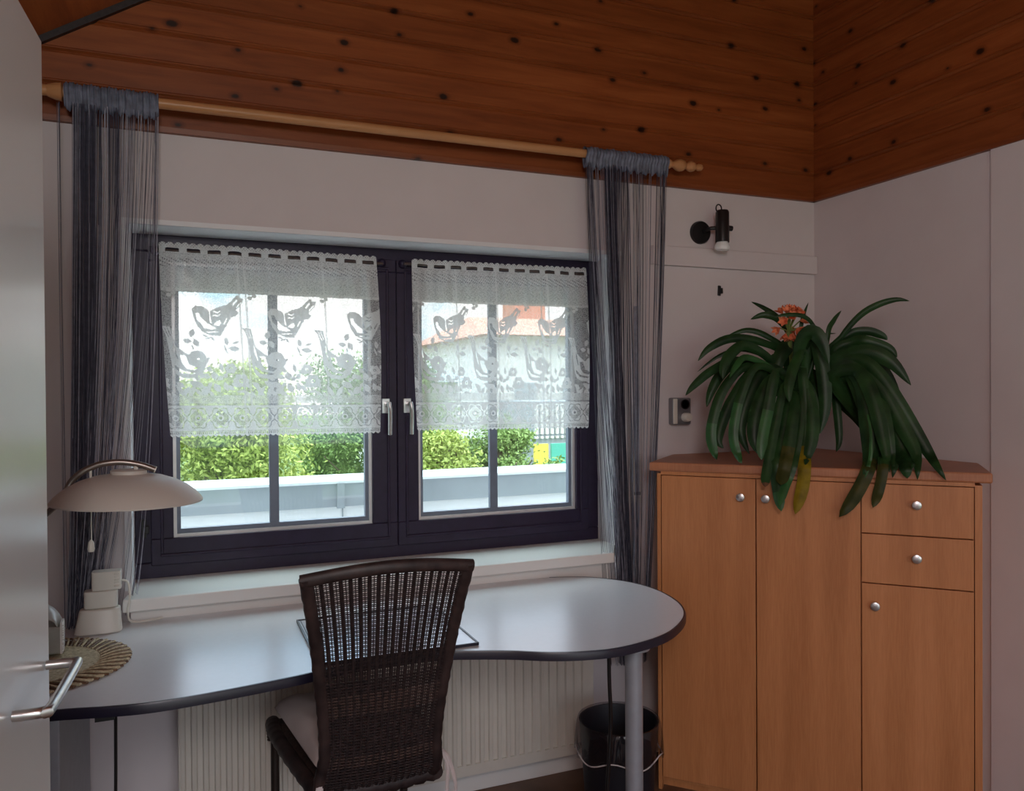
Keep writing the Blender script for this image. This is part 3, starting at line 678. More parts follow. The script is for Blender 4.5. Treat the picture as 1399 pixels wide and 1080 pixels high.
right = [
 ([(1190,590),(1135,500),(1132,455),(1140,437),(1150,424)], 7, 2.90, 2.92, .4),
 ([(1190,590),(1133,492),(1150,460),(1175,431),(1200,416),(1225,409),(1243,411)], 9, 2.88, 2.70, .0),
 ([(1190,590),(1140,486),(1160,457),(1185,452),(1205,458),(1213,464)], 12, 2.88, 2.78, .1),
 ([(1190,590),(1140,490),(1165,467),(1185,466),(1215,476),(1226,488)], 15, 2.84, 2.70, .0),
 ([(1190,590),(1137,504),(1160,485),(1190,481),(1220,496),(1245,526)], 21, 2.82, 2.62, .0),
 ([(1195,590),(1140,508),(1165,490),(1192,500),(1222,540),(1252,590),(1275,628),(1293,656)], 19, 2.80, 2.50, .0),
 ([(1195,590),(1142,510),(1175,500),(1204,530),(1232,580),(1252,620),(1254,655)], 20, 2.80, 2.50, .1),
 ([(1195,590),(1140,512),(1180,500),(1208,540),(1228,600),(1238,640),(1240,653)], 22, 2.82, 2.52, .1),
 ([(1200,590),(1140,520),(1170,505),(1192,540),(1207,600),(1216,645)], 20, 2.80, 2.54, .0),
 ([(1190,590),(1136,520),(1160,507),(1178,530),(1184,580),(1186,620),(1180,652)], 19, 2.80, 2.58, .3, 0, None),
 ([(1186,566),(1190,590),(1190,620),(1186,640),(1181,654)], 5, 2.60, 2.55, .3, 1),
 ([(1190,590),(1137,520),(1158,510),(1176,545),(1192,600),(1187,640),(1167,680),(1147,706)], 18, 2.82, 2.54, .1, 0, (.7, 2)),
 ([(1200,590),(1150,510),(1186,520),(1203,580),(1207,635),(1201,670),(1193,693)], 14, 2.80, 2.52, .2, 0, (.7, 2)),
 ([(1195,590),(1128,515),(1139,528),(1144,560),(1147,600),(1143,617)], 11, 2.92, 2.80, .1),
 ([(1200,590),(1142,515),(1196,505),(1218,565),(1226,610),(1220,652)], 22, 2.86, 2.60, .0),
 ([(1200,590),(1146,515),(1192,508),(1232,565),(1248,615),(1246,640)], 22, 2.86, 2.58, .0),
 ([(1200,590),(1130,517),(1152,496),(1184,492),(1208,512),(1224,548)], 24, 2.88, 2.72, .0),
 ([(1200,590),(1150,520),(1190,500),(1215,530),(1232,575)], 26, 2.90, 2.70, .0),
 ([(1190,590),(1130,520),(1150,508),(1172,516),(1196,560),(1203,620)], 22, 2.90, 2.66, .0),
 ([(1190,590),(1125,525),(1135,505),(1160,500),(1178,520)], 18, 2.90, 2.80, .2),
 ([(1200,600),(1180,540),(1200,545),(1212,590),(1222,640)], 20, 2.76, 2.56, .1)]
def plant(label, leaves, base, flower):
    t = thing('clivia_plant', base, label, 'plant')
    b = MB(); R = random.Random(3)
    for L_ in leaves:
        pts, w, d0, d1, tw = L_[:5]; mi = L_[5] if len(L_) > 5 else 0; tip = L_[6] if len(L_) > 6 else None
        blade(b, pts, w, d0, d1, tw, mi=mi, tipm=tip)
        if w >= 19 and mi == 0:
            j = [(u+R.uniform(-5, 5), v+R.uniform(-3, 8)) for u, v in pts[:-1]]
            blade(b, j, w, d0+.05, d1+.07, tw+.2)
    b.build('foliage', [M[k] for k in LM], t, smooth=True, sharp=False)
    MB().lathe([(.001, .0), (.050, .0), (.053, .004), (.066, .105), (.070, .108), (.070, .118), (.063, .118), (.060, .105), (.001, .102)], base, 28, cap=False).build('flower_pot', M['pot'], t, smooth=True)
    if flower:
        c = at(1078, 441, 2.86)
        MB().tube(cr([at(1084, 560, 2.92), at(1082, 500, 2.90), at(1080, 470, 2.87), tuple(c+Vector((0, 0, -.03)))]), .009, 10, flat=.6).build('flower_stem', M['fstem'], t, smooth=True)
        b = MB()
        for k in range(22):
            dr = Vector((R.uniform(-1, 1), R.uniform(-1, .7), R.uniform(-.55, 1))).normalized()
            cc = c+Vector((dr.x*.044, dr.y*.034, dr.z*.040))
            b.k = 1; b.tube([c-Vector((0, 0, .03)), cc], .0025, 5)
            b.k = 0; side = dr.orthogonal().normalized(); s2 = dr.cross(side)
            for q in range(6):
                an = q*PI/3; o_ = side*math.cos(an)+s2*math.sin(an); ww = dr.cross(o_)*.0085
                p0 = cc; p1 = cc+dr*.016+o_*.010; p2 = cc+dr*.026+o_*.021
                b.add([p0-ww*.3, p0+ww*.3, p1+ww, p1-ww, p2], [(0, 1, 2, 3), (3, 2, 4)])
        b.build('flower_cluster', [M['flower'], M['fstem']], t)
p = at(1086, 600, 2.93); plant('potted clivia with orange flowers and arching strap leaves on the cabinet, the left one', left, (p.x, p.y, 1.1725), True)
p = at(1212, 610, 2.80); plant('flowerless clivia with long drooping leaves on the right part of the cabinet top', right, (p.x, p.y, 1.1725), False)

# ------------------------------------------------------------ wall fittings, right of the window
b = MB(); b.box((1.707, YW-.022, 1.921), (XR-.002, YW-.001, 1.997)); tag(b.build('wall_batten', M['wall'], bevel=.003), 'painted wooden batten fixed flat on the wall beneath the spotlight', 'batten')
sp = thing('wall_spotlight', (1.943, YW, 2.062), 'black cylindrical wall spotlight with a white reflector bulb pointing down', 'lamp')
b = MB(); b.lathe([(.046, 0), (.046, .012), (.042, .018), (.001, .019)], (1.938, YW-.001, 2.062), 32, (0,-1,0)); b.build('mount_plate', M['black'], sp, smooth=True)
b = MB(); b.tube([(1.945, YW-.015, 2.065), (1.95, YW-.06, 2.07), (2.0, YW-.085, 2.072)], .008, 10); b.tube([(1.99, YW-.085, 2.072), (2.032, YW-.085, 2.070)], .011, 12); b.build('arm', M['black'], sp, smooth=True)
b = MB(); b.lathe([(.012, .128), (.022, .126), (.0265, .118), (.027, .0), (.0255, -.0), (.0245, .02), (.0245, .1)], (1.985, YW-.088, 2.012), 28, (0,0,1), cap=False)
b.tube([(1.968+.013*math.cos(a), YW-.088, 2.144+.016*math.sin(a)) for a in [PI*.0+PI*2*k/20 for k in range(21)]], .0028, 6)
b.build('housing', M['black'], sp, smooth=True)
b = MB(); b.lathe([(.014, .03), (.018, .01), (.029, -.010), (.031, -.017), (.029, -.026), (.020, -.031), (.001, -.033)], (1.985, YW-.088, 2.010), 28, (.05,-.1,1)); b.build('bulb', M['bulb'], sp, smooth=True)
b = MB(); p = aty(984, 397, YW-.004); b.obox((p.x-.009, p.y-.004, p.z-.019), (.010, 0, -.002), (0, .008, 0), (.002, 0, .040)); b.obox((p.x-.001, p.y-.012, p.z-.012), (.008, 0, 0), (0, .012, 0), (-.001, 0, .022))
tag(b.build('wall_hook', M['black']), 'small black hook on the wall above the plant', 'hook')
so = thing('wall_socket', (1.828, YW, 1.343), 'grey double wall socket with a white plug, left of the plant', 'socket')
b = MB(); b.box((1.785, YW-.034, 1.290), (1.872, YW-.001, 1.397)); b.build('housing', M['socketgrey'], so, bevel=.006)
b = MB(); b.lathe([(.020, 0), (.020, .004), (.016, .004), (.015, -.006)], (1.842, YW-.034, 1.371), 24, (0,-1,0)); b.build('socket_insert', M['black'], so, smooth=True)
b = MB(); b.box((1.787, YW-.037, 1.294), (1.806, YW-.033, 1.393)); b.build('side_plate', M['plastic'], so, bevel=.002)
b = MB(); b.lathe([(.018, 0), (.018, .022), (.014, .03), (.001, .031)], (1.842, YW-.034, 1.320), 24, (0,-1,0)); tag(b.build('power_plug', M['plastic'], smooth=True), 'small round white plug stuck in the grey wall socket', 'plug')
w = thing('shutter_belt_winder', (1.60, YW, 1.15), 'beige roller shutter belt plate on the wall behind the right string curtain', 'belt winder')
p0 = aty(862, 688, YW); p1 = aty(874, 620, YW)
b = MB(); b.box((p0.x, YW-.012, p0.z), (p1.x, YW-.001, p1.z)); b.build('cover_plate', M['plastic'], w, bevel=.003)
b = MB(); b.box((p0.x+.010, YW-.016, p0.z+.035), (p1.x-.006, YW-.011, p0.z+.047)); b.build('slot', M['black'], w)
b = MB(); b.box((p0.x+.012, YW-.0145, p0.z+.045), (p1.x-.010, YW-.012, WZ1-.2)); b.build('belt', M['thread_l'], w)

# ------------------------------------------------------------ things on the left of the desk
lp = thing('desk_lamp', (-.68, 2.3, .755), 'desk lamp with a wide shallow cream shade hanging from a curved metal arm', 'lamp')
lc = Vector((-.121, 2.1, 1.184))
tilt = Matrix.Rotation(math.radians(1.2), 3, 'Y')
def lathe_t(prof, n=56):
    b = MB(); b.lathe(prof, (0,0,0), n, cap=False); b.v = [tuple(lc+tilt@Vector(p)) for p in b.v]; return b
lathe_t([(.001, .060), (.04, .0585), (.075, .053), (.105, .043), (.130, .030), (.150, .014), (.162, .001), (.166, -.005), (.1655, -.0085), (.163, -.007), (.158, .000), (.146, .012), (.126, .026), (.10, .039), (.07, .048), (.04, .053), (.001, .054)]).build('lamp_shade', M['lampshade'], lp, smooth=True)
lathe_t([(.040, .058), (.040, .066), (.036, .068), (.001, .0685)]).build('shade_cap', M['lampshade'], lp, smooth=True)
def l2(u, v, y=2.1): return aty(u, v, y)
arm = cr([(-.68, 2.30, .80), (-.52, 2.22, 1.0), l2(66, 700, 2.11), l2(100, 655), l2(128, 637), l2(160, 631), l2(190, 634), l2(212, 641)], 8)
MB().tube(arm, .0075, 12).build('arm', M['lamp_metal'], lp, smooth=True)
b = MB(); b.tube([l2(186, 636), l2(186, 648)], .005, 8); b.build('shade_holder', M['plastic'], lp, smooth=True)
b = MB(); b.tube([l2(124, 640), l2(124.5, 655)], .003, 8); b.build('cord_guide', M['plastic'], lp, smooth=True)
b = MB(); b.tube([l2(212, 641), l2(213.5, 641.5)], .0078, 12); b.build('arm_cap', M['plastic'], lp, smooth=True)
b = MB(); b.lathe([(.085, 0), (.085, .012), (.06, .022), (.012, .03), (.012, .05), (.001, .05)], (-.68, 2.30, .7555), 32, cap=False); b.build('lamp_base', M['lampshade'], lp, smooth=True)
b = MB(); b.tube([l2(125, 690), l2(125.5, 740)], .0012, 6); b.lathe([(.002, .012), (.006, .006), (.008, -.010), (.006, -.016), (.001, -.017)], tuple(l2(125, 744)), 12); b.build('pull_cord', M['plastic'], lp, smooth=True)

# round straw mat with plaited rim
mc = Vector((-.352, 2.268)); MR = .224
tm = thing('straw_mat', (mc.x, mc.y, .755), 'round woven straw table mat with an open brown cane rim on the desk', 'mat')
b = MB(); prof = []
for k in range(60):
    r = .155*k/59; prof.append((max(.001, r), .004+.0014*math.sin(k*PI)))
b.lathe([(.001, .0006), (.158, .0006), (.160, .003), (.157, .0055)] + [(.157-.157*k/40, .0050+.0014*(k % 2)) for k in range(1, 40)] + [(.001, .005)], (mc.x, mc.y, .755), 64, cap=False)
b.build('mat_centre', M['straw'], tm, smooth=True)
b = MB(); b.k = 1; b.lathe([(.158, .0006), (.158, .002), (MR-.012, .002), (MR-.012, .0006)], (mc.x, mc.y, .755), 64, cap=False); K = 46  # flat dark ring added under the open loops to darken their gaps
for k in range(K):
    a = 2*PI*k/K
    for off, zz in ((0, .006), (.06, .009)):
        pts = []
        for s in range(9):
            f = s/8; rr = .153+f*(MR-.153-.006); an = a+off+.16*f
            pts.append((mc.x+rr*math.cos(an), mc.y+rr*math.sin(an), .755+zz*.6+.004*math.sin(PI*f)+.001))
        an = a+off+.16; pts.append((mc.x+MR*math.cos(an+.03), mc.y+MR*math.sin(an+.03), .755+zz*.6)); 
        for s in range(4): f = 1-s/3*.5; an2 = a+off+.06+.16*f; rr = .153+f*(MR-.153-.004); pts.append((mc.x+rr*math.cos(an2), mc.y+rr*math.sin(an2), .755+zz*.5))
        b.k = 0 if off else 1
        b.tube(pts, .0030 if off else .0026, 5)
b.build('mat_rim', [M['straw'], M['straw_d']], tm, smooth=True)

# stacked adapters at the wall
c0 = aty(133, 868, 2.50); px = lambda u, v, y=2.53: aty(u, v, y)
ad = thing('power_tower', (-.222, 2.54, .755), 'stack of ivory power adapters standing on the desk beside the dark strings', 'power adapter')
def rr_poly(cx, cy, a, c, n=28, p=3.2, rz=0):
    o_ = []
    for k in range(n):
        t_ = 2*PI*k/n; x = a*math.copysign(abs(math.cos(t_))**(2/p), math.cos(t_)); y = c*math.copysign(abs(math.sin(t_))**(2/p), math.sin(t_))
        o_.append((cx+x*math.cos(rz)-y*math.sin(rz), cy+x*math.sin(rz)+y*math.cos(rz)))
    return o_
def taper(b, P0, z0, P1, z1):
    n = len(P0); b.add([(x, y, z0) for x, y in P0]+[(x, y, z1) for x, y in P1], [tuple(range(n-1, -1, -1)), tuple(range(n, 2*n))]+[(i, (i+1) % n, n+(i+1) % n, n+i) for i in range(n)])
b = MB(); taper(b, rr_poly(-.226, 2.535, .062, .034), .7555, rr_poly(-.222, 2.545, .052, .026), .822); b.build('base_block', M['plastic'], ad, bevel=.004, smooth=True)
b = MB(); b.prism(rr_poly(-.220, 2.55, .043, .022, p=5), .8225, .872); b.build('middle_adapter', M['plastic'], ad, bevel=.003, smooth=True)
b = MB(); b.prism(rr_poly(-.205, 2.552, .038, .022, p=7), .8725, .925)
for k in range(5): b.box((-.185, 2.527, .882+k*.0085), (-.170, 2.5305, .886+k*.0085))
b.build('top_adapter', M['plastic'], ad, bevel=.002, smooth=True)
b = MB(); b.tube(cr([(-.170, 2.55, .895), (-.150, 2.55, .885), (-.146, 2.552, .84), (-.152, 2.56, .80), (-.14, 2.58, .762), (-.06, 2.60, .760)]), .0032, 8); b.build('cord', M['plastic'], ad, smooth=True)
# translucent container behind the door edge
cb = thing('plastic_box', (-.36, 2.36, .76), 'small grey plastic box with a rounded lid standing on the straw mat by the door', 'box')
q0 = aty(86, 886, 2.33)
b = MB(); x1 = q0.x; b.box((x1-.12, 2.32, .767), (x1-.002, 2.40, .838)); b.build('box_body', plain('grey_clear_plastic', (.40,.40,.37), .25), cb, bevel=.006)
b = MB(); b.grid(lambda u, v: (x1-.125+.115*u, 2.32+.08*v, .838+.055*math.sqrt(max(0, 1-(max(0, u-.55)/.45)**2))*math.sin(PI*min(1, .15+v*.7))), 20, 12)
b.build('box_lid', plain('grey_lid_plastic', (.46,.46,.44), .35), cb, smooth=True, sharp=False, solid=.003)
b = MB(); b.box((x1-.004, 2.318, .768), (x1+.001, 2.36, .848))
for k in range(12): b.box((x1+.001, 2.319, .772+k*.006), (x1+.004, 2.323, .775+k*.006))
b.build('ribbed_edge', M['white'], cb)

# ------------------------------------------------------------ open door at the left
dd = Vector((math.sin(math.radians(3.4)), math.cos(math.radians(3.4)), 0)); dn = Vector((dd.y, -dd.x, 0))
E1 = Vector((-.2015, 1.462, .012)); 
dr = bpy.data.objects.new('door_1', None); col.objects.link(dr); dr.location = tuple(E1-dd*.86); dr['kind'] = 'structure'
b = MB(); b.obox(E1-dn*.04, -dd*.86, dn*.04, (0, 0, 1.985)); b.build('door_leaf', M['door'], dr, bevel=.0015)
hz = 1.010; h0 = E1-dd*.030; h1 = E1-dd*.238
pt = lambda base, o_: (base.x+dn.x*o_, base.y+dn.y*o_, hz)
b = MB()
pts = [pt(h0, .002), pt(h0, .030), pt(h0-dd*.002, .040), pt(h0-dd*.010, .046), pt(h1+dd*.014, .046), pt(h1+dd*.004, .040), pt(h1, .030), pt(h1, .004)]
b.tube(cr(pts, 4), .0075, 14, up=(0,0,1)); b.build('door_handle', M['steel'], dr, smooth=True)
b = MB(); b.box((XL, .45, 0), (-.26, .58, 2.1)); b.build('wall_partition', M['wall'], kind='structure')

# ------------------------------------------------------------ wicker chair
ch = thing('wicker_chair', (.45, 2.15, 0), 'dark brown wicker cantilever chair with a high flared back, pushed up to the desk', 'chair')
# back outline, x left/right and centre y by height (read at the photo's edge lines)
zk = [.430, .47, .55, .65, .745, .85, .95, 1.035]
xl = [.300, .292, .302, .296, .284, .270, .252, .236]
xr = [.598, .606, .598, .600, .606, .613, .620, .626]
yk = [2.00, 1.972, 1.948, 1.920, 1.888, 1.850, 1.806, 1.768]
def itp(z, tab):
    z = max(zk[0], min(zk[-1], z))
    for i in range(len(zk)-1):
        if z <= zk[i+1]:
            f = (z-zk[i])/(zk[i+1]-zk[i]); 
            p0 = tab[max(i-1, 0)]; p1 = tab[i]; p2 = tab[i+1]; p3 = tab[min(i+2, len(tab)-1)]
            return .5*((2*p1)+(p2-p0)*f+(2*p0-5*p1+4*p2-p3)*f*f+(3*p1-p0-3*p2+p3)*f**3)
def bp(s, z, off=0):
    f = (z-.43)/(1.035-.43)
    x = itp(z, xl)*(1-s)+itp(z, xr)*s
    y = itp(z, yk) - .030*math.sin(PI*s)*(.5+.5*f) + off
    zz = z + .022*math.sin(PI*s)*max(0, f)**2 - .006*s*0
    return Vector((x, y, zz))
b = MB(); z = .432; row = 0; NS = 17
sk = [(k+.5)/NS for k in range(NS)]
while z < 1.003:
    dense = z < .752
    step = .0040 if dense else .0050
    band = .70 < z < .752 or .60 < z < .655 or .50 < z < .515 or .440 < z < .46
    b.k = (1 if ((.655 < z < .715) or (.515 < z < .545)) else 0)
    r = .0021 if dense else .0012
    pts = []
    for i in range(NS*2+1):
        s = .035+.93*i/(NS*2)
        off = (.0032 if (i+row) % 2 else -.0032) if i % 2 else 0
        pts.append(bp(s, z, off if dense else off*.7))
    b.tube(pts, r, 4, cap=False, up=(0, 0, 1)); z += step; row += 1
b.k = 0
for s in [.04+.92*k/NS for k in range(NS+1)]:
    b.tube([bp(s, .432+(1.005-.432)*i/14) for i in range(15)], .0049, 6, cap=False, flat=.5, up=(1, 0, 0))
for s in sk:
    b.tube([bp(.04+.92*s, .432+(1.005-.432)*i/14) for i in range(15)], .0012, 4, cap=False)
back = b.build('backrest', [M['wick_d'], M['wick_b']], ch)
b = MB()     # wrapped side posts and top rail
for s, sgn in ((0.0, -1), (1.0, 1)):
    pts = [bp(s, .445+(1.028-.445)*i/40)+Vector((-sgn*.008, 0, 0)) for i in range(41)]
    b.tube(pts, [.0125*(1+.07*math.sin(i*2.4)) for i in range(41)], 12, flat=1.25, up=(0, 1, 0))
b.build('back_post', M['wick_f'], ch, smooth=True)
b = MB(); pts = [bp(-.01+1.02*i/30, 1.022) for i in range(31)]
b.tube(pts, .0155, 12, flat=.7, up=(0, 0, 1)); b.build('top_rail', M['wick_f'], ch, smooth=True)
b = MB(); pts = [bp(-.02+1.04*i/30, .436)+Vector((0, .006, .004*math.sin(i*1.9))) for i in range(31)]
b.tube(pts, .021, 10, flat=.8, up=(0, 0, 1)); b.tube([bp(0, .45), bp(0, .437)+Vector((.01, 0, -.012)), bp(0, .43)+Vector((.014, 0, -.03))], [.016, .012, .002], 8); b.build('bottom_roll', M['wick_d'], ch, smooth=True)
# seat: woven slab with rolled rim
SL = [(.300, 1.99), (.275, 2.10), (.250, 2.25), (.236, 2.36), (.238, 2.42)]; SR = [(.598, 1.99), (.615, 2.10), (.632, 2.25), (.640, 2.36), (.640, 2.42)]
b = MB()
def sf(u, v):
    i = min(3, int(v*4)); f = v*4-i
    a = Vector(SL[i]).lerp(Vector(SL[i+1]), f); c = Vector(SR[i]).lerp(Vector(SR[i+1]), f); p = a.lerp(c, u)
    return (p.x, p.y, .452-.012*math.sin(PI*u)+.002*math.sin(u*160)*math.sin(v*160))
b.grid(sf, 90, 90); b.build('seat', M['wick_b'], ch, smooth=True, sharp=False, solid=.012)
b = MB()
for S_, sg in ((SL, -1), (SR, 1)):
    pts = cr([(S_[0][0]+.002, S_[0][1]-.005, .440)]+[(x, y, .452+.006*i*.5) for i, (x, y) in enumerate(S_[1:])]+[(S_[-1][0]-sg*.0, S_[-1][1]+.035, .446), (S_[-1][0]-sg*.004, S_[-1][1]+.048, .418), (S_[-1][0]-sg*.006, S_[-1][1]+.045, .395)], 8)
    b.tube(pts, [.0195*(1+.06*math.sin(i*2.1)) for i in range(len(pts))], 12)
b.tube([(.238, 2.462, .432), (.44, 2.472, .436), (.640, 2.462, .432)], .022, 12); b.build('seat_rim', M['wick_f'], ch, smooth=True)
for x in (.244, .634):
    b = MB(); b.tube(cr([(x, 2.40, .44), (x, 2.437, .425), (x, 2.445, .39), (x, 2.445, .08), (x, 2.43, .025), (x, 2.38, .0135), (x, 1.98, .0135)], 6), .0125, 12)
    b.build('leg', M['tube'], ch, smooth=True)
b = MB(); b.tube([(.244, 1.98, .0135), (.634, 1.98, .0135)], .0125, 12); b.build('floor_bar', M['tube'], ch, smooth=True)
# cushion with ties
cu = thing('seat_cushion', (.44, 2.2, .47), 'plump mauve-grey seat cushion with pale ties lying on the wicker chair', 'cushion')
b = MB()
def cf(u, v, top):
    e_ = (1-(2*u-1)**6)*(1-(2*v-1)**6); e_ = max(0, e_)**.45
    x0 = .297-.058*v; x1 = .592+.03*v
    x = x0+(x1-x0)*u; y = 2.005+.40*v
    puff = .052*e_*(1-.28*math.exp(-((u-.3)**2+(v-.35)**2)/.01)-.28*math.exp(-((u-.7)**2+(v-.65)**2)/.01)-.2*math.exp(-((u-.3)**2+(v-.75)**2)/.01)) + .003*math.sin(u*21+v*13)*e_
    return (x, y, .505+(puff if top else -.030*e_)+.010*v)
b.grid(lambda u, v: cf(u, v, True), 36, 40); b.grid(lambda u, v: cf(1-u, v, False), 36, 40)
b.build('cushion_body', M['cushion'], cu, smooth=True, sharp=False)
b = MB()
b.tube(cr([(.318, 2.02, .50), (.304, 1.995, .495), (.300, 1.965, .478), (.292, 1.955, .45), (.28, 1.95, .41), (.275, 1.95, .36)]), .0045, 6, flat=1.8)
b.build('tie', M['tie'], cu, smooth=True); b = MB()
b.tube(cr([(.318, 2.02, .50), (.308, 2.0, .49), (.303, 1.968, .47), (.296, 1.955, .43), (.287, 1.95, .37)]), .004, 6, flat=1.8)
b.build('tie', M['tie'], cu, smooth=True); b = MB()
b.tube(cr([(.596, 2.02, .50), (.606, 2.0, .50), (.618, 1.98, .49), (.628, 1.97, .46), (.624, 1.965, .40), (.630, 1.965, .32)]), .0035, 6, flat=2)
b.build('tie', M['tie'], cu, smooth=True); b = MB()
b.tube(cr([(.596, 2.02, .50), (.612, 2.0, .497), (.628, 1.98, .485), (.640, 1.97, .45), (.648, 1.965, .40), (.640, 1.965, .32)]), .0035, 6, flat=2)
b.build('tie', M['tie'], cu, smooth=True)

# ------------------------------------------------------------ outside
M['rend'] = plain('parapet_render', (.80,.82,.84), .8, var=.03, sc=3)
M['zinc'] = plain('zinc_flashing', (.30,.34,.37), .45, .2, var=.1, sc=3); M['zinc_top'] = plain('zinc_cap', (.72,.78,.82), .4)
M['tile'] = plain('red_roof_tiles', (.66,.33,.24), .8, var=.2, sc=3); M['facade'] = plain('white_facade', (.8,.78,.76), .8)
M['redwall'] = plain('red_brick_tower', (.66,.27,.18), .8)
M['grey_f'] = plain('grey_facade', (.33,.36,.40), .6); M['grass'] = plain('lawn', (.10,.16,.04), .9, var=.3, sc=.6)
def bl(name, c1, c2):
    mt, nt, bb = nodes(name); g = noise(nt, texco(nt), 1.4, 3); g2 = noise(nt, texco(nt), 14, 2)
    c = mixc(nt, g2, ramp(nt, g, [(.35, c1), (.65, c2)]), c2)
    nt.links.new(c, bb.inputs['Base Color']); bb.inputs['Roughness'].default_value = .6
    bb.inputs['Transmission Weight'].default_value = 0
    return mt
M['fol_y'] = bl('yellow_green_leaves', (.20,.30,.05), (.42,.49,.12)); M['fol_g'] = bl('green_leaves', (.10,.21,.06), (.26,.38,.11)); M['fol_d'] = bl('deep_green_leaves', (.07,.15,.04), (.2,.3,.08))
M['bark'] = plain('bark', (.16,.12,.09), .9, var=.4, sc=8)
pw = thing('parapet', (1.5, 4.3, 0), 'white roof parapet with a grey metal capping outside the window', 'parapet')
b = MB(); b.box((-3, 4.25, -3), (7.0, 4.5, .90)); b.box((-3, 2.99, -.4), (7, 4.25, -.3)); b.build('parapet_wall', M['rend'], pw)
b = MB(); b.box((-3, 4.215, .822), (7.0, 4.23, .945)); b.box((-3, 4.215, .80), (7.0, 4.54, .806)) if False else None
for x in (.765, 2.9, -1.4): b.box((x-.02, 4.20, .815), (x+.02, 4.218, .947))
b.build('metal_flashing', M['zinc'], pw)
b = MB(); b.box((-3, 4.205, .945), (7.0, 4.55, .958)); b.build('metal_cap', M['zinc_top'], pw)
b = MB(); b.box((.778, 4.244, -1), (.784, 4.251, .82)); b.build('joint', M['zinc'], pw)
b = MB(); b.box((-60, 2.99, -3.1), (80, 140, -3.0)); b.box((-60, -60, -3.1), (80, 2.99, -3.0)); b.build('ground', M['grass'], kind='structure')
def tree(label, c, rad, h0, h1, mt, n, seed, name='leafy_tree', ls=.030):
    R = random.Random(seed); t = thing(name, (c[0], c[1], -3), label, 'tree', 'trees beyond the parapet')
    b = MB(); b.tube(cr([(c[0], c[1], -3), (c[0]+.1, c[1], (h0-3)/2), (c[0], c[1]+.1, h1-.4)]), [.16]*8+[.12]*8+[.05], 8)
    for k in range(10):
        a = R.uniform(0, 6.28); z = R.uniform(h0, h1-.9); e_ = (c[0]+math.cos(a)*rad*.8, c[1]+math.sin(a)*rad*.8, z+.5)
        b.tube([(c[0], c[1], z-.3), ((c[0]*.5+e_[0]*.5), (c[1]+e_[1])/2, z+.15), e_], [.03, .018, .008], 5)
    b.build('trunk', M['bark'], t)
    cl = []
    for k in range(44):
        a = R.uniform(0, 6.28); q = R.random()**.5; z = R.uniform(0, 1); w_ = math.sqrt(max(.05, 1-(2*z-.8)**2*.6))
        cl.append((c[0]+math.cos(a)*q*rad*w_*.8, c[1]+math.sin(a)*q*rad*w_*.8, h0+z*(h1-h0-.2), rad*R.uniform(.12, .42)))
    rs = np.random.RandomState(seed)
    per = n//len(cl); V = []
    for cx, cy, cz, rr in cl:
        d = rs.normal(size=(per, 3)); d /= np.linalg.norm(d, axis=1)[:, None]; rad_ = rr*np.abs(rs.normal(.62, .32, per))
        p_ = np.array([cx, cy, cz])+d*rad_[:, None]
        p_[:, 2] = np.minimum(p_[:, 2], h1+.15*rs.rand(per))
        a_ = rs.normal(size=(per, 3)); a_ /= np.linalg.norm(a_, axis=1)[:, None]; c_ = np.cross(a_, rs.normal(size=(per, 3))); c_ /= np.linalg.norm(c_, axis=1)[:, None]
        s_ = ls*rs.uniform(.6, 1.3, per)[:, None]
        V.append(np.stack([p_-a_*s_, p_-c_*s_*.45, p_+a_*s_, p_+c_*s_*.45], 1).reshape(-1, 3))
    V = np.concatenate(V); nf = len(V)//4
    me = bpy.data.meshes.new('foliage'); me.vertices.add(len(V)); me.vertices.foreach_set('co', V.ravel()); me.loops.add(len(V)); me.loops.foreach_set('vertex_index', np.arange(len(V), dtype=np.int32))
    me.polygons.add(nf); me.polygons.foreach_set('loop_start', np.arange(0, len(V), 4, dtype=np.int32)); me.polygons.foreach_set('loop_total', np.full(nf, 4, np.int32)); me.update(); me.materials.append(mt)
    o = bpy.data.objects.new('foliage', me); col.objects.link(o); o.parent = t; o.location = (-c[0], -c[1], 3)
tree('bright yellow-green bushy tree outside, seen through the left half of the left pane', (.30, 8.8), 1.25, -1.2, 1.62, M['fol_y'], 150000, 1)
tree('darker loose green tree outside, seen through the right half of the left pane', (2.35, 10.6), 1.15, -1.2, 1.85, M['fol_g'], 110000, 2)
tree('low green shrub-like tree outside at the far left of the left pane', (-1.6, 10.8), 1.0, -1.2, 1.75, M['fol_g'], 24000, 3)
tree('yellow-green tree outside, at the left edge of the right pane', (2.70, 8.8), .66, -1.2, .98, M['fol_y'], 60000, 4)
tree('green tree outside behind the glazing bar of the right pane', (3.85, 9.7), .80, -1.2, 1.02, M['fol_g'], 70000, 5)
tree('low green bush outside in front of the coloured boards, right end of the right pane', (4.85, 10.1), .75, -1.4, .42, M['fol_g'], 40000, 9, 'leafy_bush', .04)
tree('low yellow bush outside in the gap between the two trees of the right pane', (3.2, 10.4), .6, -1.4, .55, M['fol_y'], 30000, 10, 'leafy_bush', .04)
tree('tall dark green tree outside behind the dark middle of the window', (3.9, 14.5), 1.3, -1.0, 2.0, M['fol_d'], 20000, 6)
